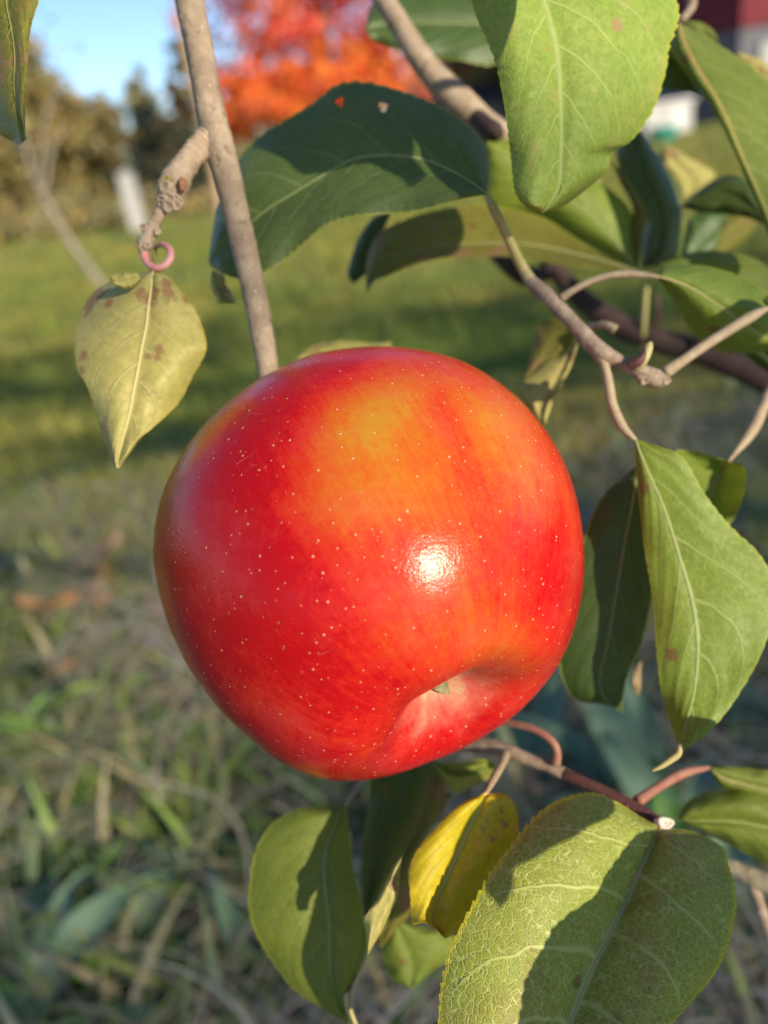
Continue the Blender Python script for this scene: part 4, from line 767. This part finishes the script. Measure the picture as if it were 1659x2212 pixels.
leaf(b4, 'TR', [(1088, 1168, 1088, 1170, 1086, 1172), (900, 1082, 930, 1120, 950, 1165), (790, 1005, 760, 1080, 780, 1150), (690, 945, 620, 1055, 640, 1122), (560, 905, 480, 1050, 500, 1108), (420, 880, 340, 1055, 370, 1108), (250, 900, 200, 1070, 240, 1115), (100, 945, 80, 1110, 120, 1145), (-30, 1020, -20, 1175, 20, 1190), (-75, 1130, -60, 1225, -40, 1215), (-78, 1262, -78, 1264, -76, 1264)], 'olive', 'long olive leaf with brown specks seen from below under the dark arched leaf', (.222, .210), (.008, -.003), .0008, 'pale', 12, seed=13, ripple=.0012)
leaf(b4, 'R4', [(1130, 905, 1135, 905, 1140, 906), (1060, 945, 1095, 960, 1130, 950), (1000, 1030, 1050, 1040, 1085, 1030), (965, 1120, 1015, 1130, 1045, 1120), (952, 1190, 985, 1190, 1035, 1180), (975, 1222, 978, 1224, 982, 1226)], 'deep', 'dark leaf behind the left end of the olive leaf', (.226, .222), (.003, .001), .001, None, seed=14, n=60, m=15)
leaf(b4, 'TR', [(1090, 1165, 1090, 1166, 1088, 1168), (1098, 1050, 1030, 1080, 960, 1100), (1075, 930, 960, 1000, 850, 1040), (1000, 840, 880, 920, 720, 960), (930, 785, 780, 850, 600, 920), (800, 640, 660, 750, 480, 890), (650, 610, 560, 690, 430, 840), (520, 600, 490, 650, 420, 740), (440, 615, 442, 617, 440, 620)], 'bright', 'pale green leaf lying behind the large front leaf', (.232, .228), (.002, .006), .0008, 'pale', 12, seed=15, tooth=.03)
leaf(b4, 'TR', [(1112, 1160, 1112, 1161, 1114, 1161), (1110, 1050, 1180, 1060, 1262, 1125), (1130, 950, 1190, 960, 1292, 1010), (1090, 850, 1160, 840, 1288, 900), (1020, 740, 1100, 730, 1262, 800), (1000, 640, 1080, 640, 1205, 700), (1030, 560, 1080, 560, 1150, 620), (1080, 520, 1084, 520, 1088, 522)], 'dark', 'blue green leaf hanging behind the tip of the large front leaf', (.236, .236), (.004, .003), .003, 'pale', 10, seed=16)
leaf(b4, 'TR', [(1092, 1160, 1094, 1160, 1096, 1160), (1062, 1000, 1095, 1020, 1120, 1010), (1075, 900, 1105, 930, 1135, 930), (1020, 790, 1060, 850, 1110, 860), (990, 700, 1010, 760, 1060, 780), (975, 690, 977, 692, 980, 692)], 'olive', 'brownish edge of a leaf between the pale and blue green leaves', (.231, .231), (.002, .001), .001, None, seed=17, n=60, m=11)
leaf(b4, 'TR', [(1255, 1145, 1256, 1146, 1256, 1148), (1300, 1000, 1350, 1080, 1330, 1145), (1330, 930, 1400, 1020, 1410, 1130), (1420, 900, 1455, 960, 1440, 1060), (1470, 930, 1472, 932, 1472, 936)], 'dark', 'shaded leaf standing behind the blue green leaf', (.25, .255), (.002, .002), .002, None, seed=18, n=50, m=13)
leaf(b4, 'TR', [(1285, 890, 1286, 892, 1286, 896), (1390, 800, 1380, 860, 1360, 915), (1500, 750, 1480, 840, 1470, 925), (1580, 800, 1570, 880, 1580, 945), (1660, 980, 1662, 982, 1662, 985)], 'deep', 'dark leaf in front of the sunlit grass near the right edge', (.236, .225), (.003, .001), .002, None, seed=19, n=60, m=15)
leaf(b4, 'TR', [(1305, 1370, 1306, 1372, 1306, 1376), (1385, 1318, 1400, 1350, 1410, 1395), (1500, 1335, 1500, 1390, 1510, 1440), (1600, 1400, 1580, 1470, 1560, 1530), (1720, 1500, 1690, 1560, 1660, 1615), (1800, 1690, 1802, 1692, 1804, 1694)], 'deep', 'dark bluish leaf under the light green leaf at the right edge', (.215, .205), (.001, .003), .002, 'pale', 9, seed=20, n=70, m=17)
leaf(b4, 'TR', [(1488, 1990, 1490, 1991, 1492, 1993), (1380, 1960, 1470, 2030, 1548, 2010, .0, .006, 0), (1270, 1950, 1420, 2110, 1566, 2080, -.002, .008, 0), (1260, 2000, 1390, 2200, 1540, 2180, 0, .008, 0), (1300, 2150, 1380, 2270, 1492, 2262), (1380, 2330, 1382, 2332, 1384, 2332)], 'green', 'cupped green leaf behind the large drooping leaf', (.186, .184), (.001, -.001), .0, 'mauve', 10,
     [(1720, 1600, .20), (1650, 1730, .195), (1590, 1860, .190)], 'tan', 50, seed=21, n=70, m=21)
leaf(b4, 'BR', [(1090, -200, 1100, -202, 1110, -200), (935, -60, 1070, -20, 1180, 0), (860, 120, 1040, 130, 1175, 200), (790, 380, 1000, 370, 1150, 400), (755, 600, 960, 590, 1110, 580), (785, 750, 930, 730, 1060, 690), (840, 815, 950, 800, 1040, 760), (960, 835, 990, 840, 1030, 830), (1034, 866, 1036, 868, 1038, 868)], 'deep', 'dark leaf with shade deepened in its colour, between the apple and the large drooping leaf', (.179, .183), (.003, .001), .0004, 'pale', 10, seed=22)  # darker than its own green; the colour stands in for missing shade
leaf(b4, 'BR', [(1110, 640, 1112, 640, 1114, 640), (1068, 700, 1090, 700, 1110, 690), (1075, 770, 1092, 770, 1108, 760), (1094, 803, 1095, 804, 1096, 804)], 'tan', 'dry tan curl at the torn edge of the shaded leaf', (.20, .20), (.001, .001), .001, None, seed=23, n=20, m=9)

leaf(b4, 'TR', [(1205, 610, 1206, 612, 1208, 614), (1190, 690, 1260, 700, 1330, 690), (1220, 760, 1320, 770, 1430, 750), (1260, 830, 1330, 820, 1400, 790), (1285, 866, 1287, 866, 1289, 866)], 'fading', 'yellowing leaf with rusty spots behind the blue green leaf', (.285, .28), (.002, .002), .002, None, seed=61, n=50, m=13)
leaf(b4, 'TR', [(1190, 1140, 1192, 1142, 1194, 1146), (1330, 1090, 1330, 1150, 1320, 1200), (1480, 1090, 1480, 1190, 1470, 1260), (1640, 1140, 1640, 1250, 1620, 1330), (1800, 1330, 1802, 1332, 1804, 1334)], 'bright', 'pale blurred leaf lying over the top of the light green leaf at the right edge', (.215, .22), (.003, .002), .002, 'pale', 9, seed=62, n=50, m=13)
leaf(b4, 'TR', [(1660, 860, 1661, 862, 1662, 864), (1560, 900, 1560, 960, 1580, 1010), (1470, 960, 1460, 1030, 1480, 1090), (1420, 1060, 1400, 1100, 1430, 1130), (1380, 1150, 1382, 1151, 1384, 1152)], 'olive', 'far blurred olive leaf in the sun beside the right edge', (.33, .32), (.002, .002), .002, None, seed=63, n=40, m=13)
# 5. big leaf in front, top right, and its neighbours on the hanging twig out of frame
b5 = branch('leafy_twig', 'twig at the upper right from which the large front leaf hangs', P(1120, -270, .135), 'twig')
qtube('wood', 'TR', [(420, -640, 60, .150), (620, -580, 62, .153), (900, -480, 60, .162), (1150, -330, 56, .175), (1300, -120, 54, .20), (1330, 20, 44, .205), (1280, 95, 26, .205)], BARK['twig'], b5, 50, 12, bump=.07, freq=500)
leaf(b5, 'TR', [(585, -560, 590, -560, 595, -558), (420, -440, 610, -440, 880, -420), (310, -220, 645, -230, 1160, -220), (370, 0, 686, 0, 1254, -20), (400, 90, 712, 90, 1266, 80), (445, 180, 738, 190, 1226, 195), (490, 300, 752, 300, 1212, 300), (520, 440, 758, 400, 1176, 440), (536, 540, 763, 520, 1116, 556), (546, 630, 764, 620, 1056, 622), (551, 690, 763, 690, 986, 662), (556, 760, 760, 760, 972, 730), (562, 820, 750, 820, 900, 800), (590, 875, 725, 870, 800, 875), (640, 908, 700, 905, 745, 902), (684, 919, 686, 920, 690, 919)],
     'pale', 'large pale green leaf in front at the upper right with freckles and a nibbled edge', (.152, .154), (-.001, .012), .003, 'pale', 12, None, teeth=36, tooth=.022, seed=24, m=33, n=170, ripple=.0007)
LY = leaf(b5, 'TR', [(1268, 92, 1270, 94, 1274, 94), (1225, 190, 1300, 190, 1390, 160, .003, 0, 0), (1300, 310, 1370, 320, 1500, 225), (1375, 400, 1440, 430, 1600, 290), (1430, 490, 1500, 560, 1720, 440), (1500, 625, 1570, 730, 1790, 620), (1560, 765, 1640, 880, 1800, 800), (1620, 905, 1690, 1010, 1790, 980), (1670, 1030, 1740, 1130, 1780, 1120), (1770, 1200, 1772, 1202, 1774, 1202)], 'green', 'blurred broad green leaf sweeping down the right edge', (.205, .195), (.004, .008), .002, 'mauve', 14, seed=25, tooth=.03)
leaf(b5, 'TR', [(1290, 88, 1291, 88, 1292, 88), (1345, 92, 1345, 130, 1340, 170), (1400, 112, 1400, 150, 1400, 200), (1440, 160, 1440, 180, 1440, 225), (1455, 215, 1456, 217, 1456, 219)], 'green', 'small leaf edge standing up behind the broad right leaf', (.215, .215), (.001, .001), .001, None, seed=26, n=30, m=11)
leaf(b5, 'TR', [(1190, 60, 1192, 60, 1194, 60), (1190, 200, 1230, 210, 1290, 190), (1195, 290, 1260, 300, 1340, 300), (1195, 370, 1290, 350, 1370, 390), (1300, 395, 1340, 400, 1385, 420), (1395, 425, 1396, 426, 1397, 427)], 'deep', 'dark leaf between the front leaf and the broad right leaf', (.214, .214), (.001, .001), .001, None, seed=27, n=40, m=11)
leaf(b5, 'TR', [(1520, 220, 1522, 221, 1524, 222), (1560, 235, 1560, 270, 1560, 290), (1640, 260, 1640, 310, 1640, 350), (1720, 340, 1720, 380, 1700, 440), (1790, 470, 1791, 471, 1792, 472)], 'fading', 'yellow leaf edge peeping out behind the broad right leaf', (.222, .222), (.001, .001), .001, None, seed=28, n=40, m=11)

# 6. lower branch with the serrated leaf and the yellow leaf
b6 = branch('apple_branch', 'brown and maroon branch coming out from under the apple at lower right', P(1420, 1780, .165))
qtube('wood', 'BR', [(150, 1000, 66, .200), (280, 1000, 68, .196), (370, 1005, 70, .192), (440, 1012, 72, .189), (520, 1030, 70, .186), (600, 1060, 56, .183), (700, 1098, 50, .180), (800, 1140, 52, .177)], BARK['twig'], b6, 60, 18, bump=.08, freq=420)
qtube('shoot', 'BR', [(780, 1132, 51, .1775), (880, 1178, 54, .174), (980, 1225, 58, .171), (1080, 1280, 62, .168), (1160, 1330, 64, .1655), (1215, 1362, 50, .164), (1240, 1378, 16, .163)], BARK['maroon'], b6, 50, 18, bump=.04, freq=420)
disc('leaf_scar', 'BR', 1215, 1345, .1605, .0019, plain_mat('cut_end_white', (.50, .42, .35), (.62, .54, .47), 700., .7), b6, (.1, .5), .0007, .7)
qtube('petiole', 'BR', [(742, 1085, 44, .178), (748, 1045, 36, .177), (738, 1008, 34, .177), (700, 968, 34, .178), (640, 936, 34, .180), (560, 915, 34, .183), (470, 905, 34, .187), (380, 930, 30, .193)], PET['rose'], b6, 40, 12)
LM = leaf(b6, 'BR', [(1190, 1358, 1192, 1362, 1196, 1362), (1110, 1318, 1166, 1420, 1300, 1372), (1020, 1262, 1130, 1495, 1402, 1408), (920, 1222, 1092, 1575, 1472, 1452), (830, 1226, 1050, 1680, 1496, 1520), (740, 1250, 1010, 1750, 1518, 1590), (640, 1318, 965, 1845, 1530, 1690), (550, 1415, 915, 1940, 1508, 1800), (465, 1530, 862, 2060, 1470, 1900), (390, 1665, 815, 2180, 1412, 2010), (310, 1830, 770, 2300, 1320, 2115), (262, 2000, 730, 2420, 1240, 2215), (245, 2160, 690, 2540, 1130, 2330), (252, 2350, 650, 2660, 980, 2460), (330, 2560, 615, 2760, 820, 2600), (580, 2850, 582, 2852, 584, 2852)],
     'crisp', 'big serrated leaf with a net of veins at lower right, half in shadow', (.160, .128), (.004, .004), .0035, 'mauve', 24, None, teeth=44, tooth=.022, seed=29, ribout=.7, m=41, n=220, ripple=.0009)
LN = leaf(b6, 'BR', [(438, 1212, 440, 1214, 442, 1214), (330, 1265, 415, 1280, 530, 1218), (210, 1375, 375, 1350, 578, 1280), (135, 1465, 345, 1420, 585, 1360), (104, 1545, 312, 1490, 565, 1430), (110, 1630, 275, 1570, 535, 1500), (118, 1710, 240, 1650, 480, 1590), (124, 1782, 215, 1730, 420, 1690), (170, 1775, 210, 1780, 350, 1780), (225, 1800, 240, 1820, 300, 1825), (262, 1840, 264, 1842, 268, 1842)], 'yellow', 'clear yellow leaf with a shadow across it below the apple', (.160, .150), (-.002, .003), .002, 'cream', 18, [(525, 1045, .183), (505, 1095, .175), (475, 1150, .167)], 'tan', 36, teeth=16, tooth=.015, seed=30)
LS = leaf(b6, 'LC', [(1595, 190, 1596, 191, 1598, 193), (1540, 138, 1540, 200, 1530, 260), (1450, 140, 1450, 220, 1440, 300), (1370, 155, 1370, 240, 1390, 330), (1290, 160, 1300, 220, 1330, 330), (1210, 150, 1212, 155, 1215, 160)], 'pale', 'pale underside of a curled leaf just under the apple', (.194, .196), (.0, .006), -.002, None, seed=31, n=60, m=17)
leaf(b6, 'LC', [(1250, 180, 1252, 182, 1254, 184), (1190, 250, 1210, 330, 1300, 330), (1120, 400, 1160, 480, 1330, 330), (1050, 560, 1090, 640, 1250, 480), (990, 690, 1030, 760, 1150, 640), (900, 900, 960, 960, 1090, 900), (850, 1060, 930, 1120, 1080, 1050), (900, 1250, 902, 1252, 904, 1254)], 'olive', 'olive leaf hanging behind the yellow leaf', (.206, .204), (.004, .001), .002, 'pale', 12, seed=32)
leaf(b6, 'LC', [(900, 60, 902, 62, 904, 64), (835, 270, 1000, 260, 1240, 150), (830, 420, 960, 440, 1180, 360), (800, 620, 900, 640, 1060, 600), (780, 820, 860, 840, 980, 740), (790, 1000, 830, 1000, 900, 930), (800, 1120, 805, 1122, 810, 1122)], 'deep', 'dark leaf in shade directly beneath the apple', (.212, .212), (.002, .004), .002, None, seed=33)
leaf(b6, 'LC', [(1000, 1080, 1002, 1082, 1004, 1084), (930, 1180, 1020, 1200, 1180, 1140), (910, 1290, 1060, 1300, 1330, 1190), (940, 1400, 1080, 1390, 1290, 1330), (990, 1460, 1080, 1450, 1200, 1400), (1090, 1500, 1092, 1502, 1094, 1502)], 'green', 'green leaf low between the yellow leaf and the serrated one', (.205, .205), (.004, .002), .002, None, seed=34, n=70, m=17)
LO = leaf(b6, 'LC', [(700, 395, 702, 397, 704, 399), (560, 415, 655, 490, 708, 470, 0, 0, .001), (400, 430, 615, 570, 715, 560, 0, 0, .002), (250, 520, 580, 650, 724, 660, 0, 0, .002), (155, 670, 570, 760, 738, 780, 0, 0, .002), (122, 860, 572, 880, 765, 900, 0, 0, .002), (125, 1030, 588, 1020, 800, 1060, 0, 0, .002), (175, 1180, 600, 1150, 822, 1220, 0, 0, .002), (255, 1320, 600, 1290, 790, 1370, 0, 0, .002), (375, 1490, 610, 1430, 720, 1470), (560, 1620, 660, 1580, 690, 1560), (720, 1712, 722, 1714, 724, 1714)], 'green', 'green leaf below the apple with a curved shadow across its upper half', (.186, .176), (.003, .004), .002, 'pale', 18, [(800, 230, .200), (770, 290, .194), (735, 345, .189)], 'tan', 30, teeth=26, tooth=.02, seed=35, n=140, m=31)
leaf(b6, 'LC', [(1040, 690, 1041, 691, 1042, 692), (985, 765, 1005, 780, 1026, 760), (935, 860, 970, 870, 1016, 860), (885, 960, 935, 965, 1004, 950), (810, 1080, 890, 1070, 952, 1068), (818, 1180, 860, 1170, 903, 1168), (824, 1290, 826, 1292, 828, 1294)], 'fading', 'narrow pale yellow green leaf seen edge on beside the shadowed leaf', (.158, .155), (.001, .002), .001, None, teeth=14, tooth=.05, seed=36, n=60, m=11)
qtube('shoot', 'LC', [(715, 560, 30, .197), (716, 680, 26, .194), (722, 800, 22, .192), (742, 920, 24, .190), (780, 1020, 24, .188), (812, 1120, 22, .186), (826, 1240, 20, .184), (808, 1330, 22, .182), (770, 1420, 26, .181), (728, 1520, 22, .180), (722, 1610, 24, .180), (755, 1710, 24, .180), (800, 1800, 24, .180)], PET['green'], b6, 60, 10)
leaf(b6, 'LC', [(775, 1410, 777, 1412, 778, 1414), (720, 1430, 740, 1460, 768, 1470), (670, 1490, 700, 1510, 730, 1515), (650, 1535, 652, 1537, 654, 1540)], 'tan', 'dry curled leaf tip at the foot of the shadowed leaf', (.183, .183), (.001, .001), .0015, None, seed=37, n=26, m=9)
# right edge, under the serrated leaf
leaf(b6, 'BR', [(1398, 1098, 1400, 1100, 1402, 1102), (1480, 1095, 1470, 1150, 1450, 1180), (1580, 1110, 1570, 1180, 1530, 1210), (1700, 1130, 1690, 1210, 1660, 1250), (1830, 1230, 1832, 1232, 1834, 1234)], 'green', 'blurred green leaf on a maroon stalk at the right edge', (.184, .19), (.002, .002), .002, 'tan', 16, [(1095, 1250, .169), (1180, 1192, .174), (1290, 1130, .179)], 'rose', 40, seed=38, n=60, m=15)
leaf(b6, 'BR', [(1268, 1325, 1270, 1328, 1272, 1330), (1300, 1258, 1350, 1335, 1395, 1392), (1380, 1213, 1440, 1335, 1480, 1432), (1500, 1203, 1540, 1340, 1570, 1480), (1640, 1225, 1650, 1360, 1670, 1535), (1780, 1290, 1780, 1400, 1770, 1560), (1900, 1450, 1902, 1452, 1904, 1454)], 'green', 'round green leaf crossed by a stalk shadow at the right edge', (.190, .182), (.003, .003), .003, 'pale', 14, seed=39, m=21)
b7 = branch('apple_branch', 'lichen grey branch at the right edge behind the serrated leaf', P(1640, 1890, .20))
qtube('wood', 'BR', [(1340, 1470, 60, .205), (1440, 1520, 66, .203), (1520, 1545, 70, .201), (1600, 1580, 80, .199), (1700, 1620, 90, .197), (1850, 1670, 96, .195)], BARK['lichen'], b7, 40, 16, bump=.12, freq=350)
qtube('side_twig', 'BR', [(1590, 1600, 50, .199), (1620, 1690, 48, .198), (1655, 1790, 46, .198), (1690, 1900, 44, .198)], BARK['twig'], b7, 24, 12, bump=.07, freq=450)
# 7. left edge leaf on its own twig above the frame
b8 = branch('leafy_twig', 'twig at the upper left from which a single spotted leaf hangs into view', P(0, -250, .15), 'twig')
qtube('wood', 'TL', [(-400, -560, 60, .15), (-200, -560, 56, .15), (-20, -540, 50, .15), (70, -520, 30, .15)], BARK['twig'], b8, 24, 12, bump=.06, freq=500)
leaf(b8, 'TL', [(68, -525, 70, -525, 72, -525), (-40, -400, 60, -400, 170, -380), (-110, -200, 40, -200, 200, -200), (-120, 0, 26, 0, 170, 0), (-110, 120, 50, 130, 136, 120), (-95, 250, 64, 250, 122, 250), (-80, 370, 60, 370, 111, 380), (-50, 470, 72, 460, 108, 500), (-5, 570, 98, 540, 110, 575), (40, 605, 104, 600, 112, 602), (84, 625, 86, 627, 90, 626)], 'olive', 'hanging leaf at the left edge, dark spotted half and pale half', (.150, .146), (.012, -.002), .002, 'pale', 8, seed=40, m=25)
# a leaf tip showing over the top of the apple
b9 = branch('leafy_twig', 'small twig hidden behind the apple with a yellowish leaf showing over its top', P(760, 790, .21), 'twig')
qtube('wood', 'D', [(900, 960, 20, .222), (860, 880, 18, .215), (840, 820, 14, .212), (838, 760, 10, .210)], BARK['twig'], b9, 20, 10)
leaf(b9, 'D', [(845, 738, 846, 742, 846, 746), (800, 740, 800, 755, 800, 785), (745, 735, 745, 758, 750, 800), (690, 742, 690, 765, 700, 810), (655, 758, 657, 775, 670, 800), (640, 775, 641, 777, 642, 779)], 'fading', 'yellowish leaf edge showing over the top of the apple', (.210, .208), (.001, -.001), .001, None, seed=41, n=50, m=13)
# unseen leaves added as shadow casters, outlines projected towards the sun
def surf(o):
    q = np.array([v.co[:] for v in o.data.vertices])+np.array(o['_w']); x_, y_, d_ = project(q)
    return np.linalg.lstsq(np.stack([np.ones_like(x_), x_, y_, x_*y_/1000], -1), d_, rcond=None)[0]
def caster_leaf(parent, on, q, rows, t, label, seed):
    pf_ = surf(on); R = []
    for r in rows:
        pr_ = []
        for i in (0, 2, 4):
            X, Y = QC(q, r[i], r[i+1]); p_ = P(X, Y, float(pf_@np.array([1, X, Y, X*Y/1000])))+sv*t
            x_, y_, d_ = project(p_[None]); pr_ += [x_[0], y_[0], d_[0]]
        R.append((pr_[0], pr_[1], pr_[3], pr_[4], pr_[6], pr_[7], pr_[2]-.1, pr_[5]-.1, pr_[8]-.1))
    return leaf(parent, 'D', R, 'green', label, (.1, .1), seed=seed, n=70, m=17, ripple=.0004)
caster_leaf(b6, LM, 'BR', [(1128, 1375, 1130, 1376, 1134, 1378), (1080, 1400, 1250, 1420, 1400, 1400), (1015, 1475, 1280, 1480, 1560, 1420), (960, 1560, 1290, 1590, 1640, 1500), (890, 1645, 1250, 1720, 1660, 1650), (720, 1735, 1150, 1860, 1640, 1800), (655, 1850, 1080, 2000, 1600, 2000), (605, 1970, 1020, 2120, 1500, 2150), (570, 2110, 950, 2240, 1380, 2300), (540, 2300, 850, 2400, 1150, 2460), (600, 2560, 602, 2562, 606, 2562)], .060, 'unseen leaf added beyond the right edge to shade the serrated leaf', 51)
caster_leaf(b6, LM, 'BR', [(1090, 1215, 1092, 1216, 1096, 1218), (950, 1190, 980, 1240, 1020, 1275), (760, 1210, 830, 1300, 890, 1345), (560, 1330, 690, 1390, 750, 1420), (500, 1470, 580, 1470, 632, 1498), (475, 1590, 510, 1570, 545, 1575), (482, 1715, 483, 1716, 485, 1716)], .082, 'narrow unseen leaf added beyond the right edge to shade the upper part of the serrated leaf', 52)
caster_leaf(b5, LB, 'R4', [(1215, 560, 1216, 700, 1217, 825), (1195, 450, 1190, 600, 1185, 815), (1160, 390, 1150, 540, 1140, 790), (1080, 340, 1060, 500, 1040, 745), (900, 320, 880, 520, 860, 742), (740, 350, 740, 560, 740, 748), (640, 470, 650, 590, 665, 690), (596, 575, 597, 577, 599, 580)], .092, 'unseen leaf added above the frame to shade the dark arched leaf', 53)
caster_leaf(b5, LH, 'BR', [(1180, 970, 1182, 972, 1184, 974), (1238, 906, 1238, 985, 1238, 1060), (1290, 879, 1290, 990, 1290, 1100), (1350, 886, 1350, 985, 1350, 1080), (1420, 926, 1420, 985, 1420, 1040), (1480, 980, 1482, 982, 1484, 984)], .060, 'small unseen leaf added beyond the right edge to shade the tip of the drooping leaf', 54)
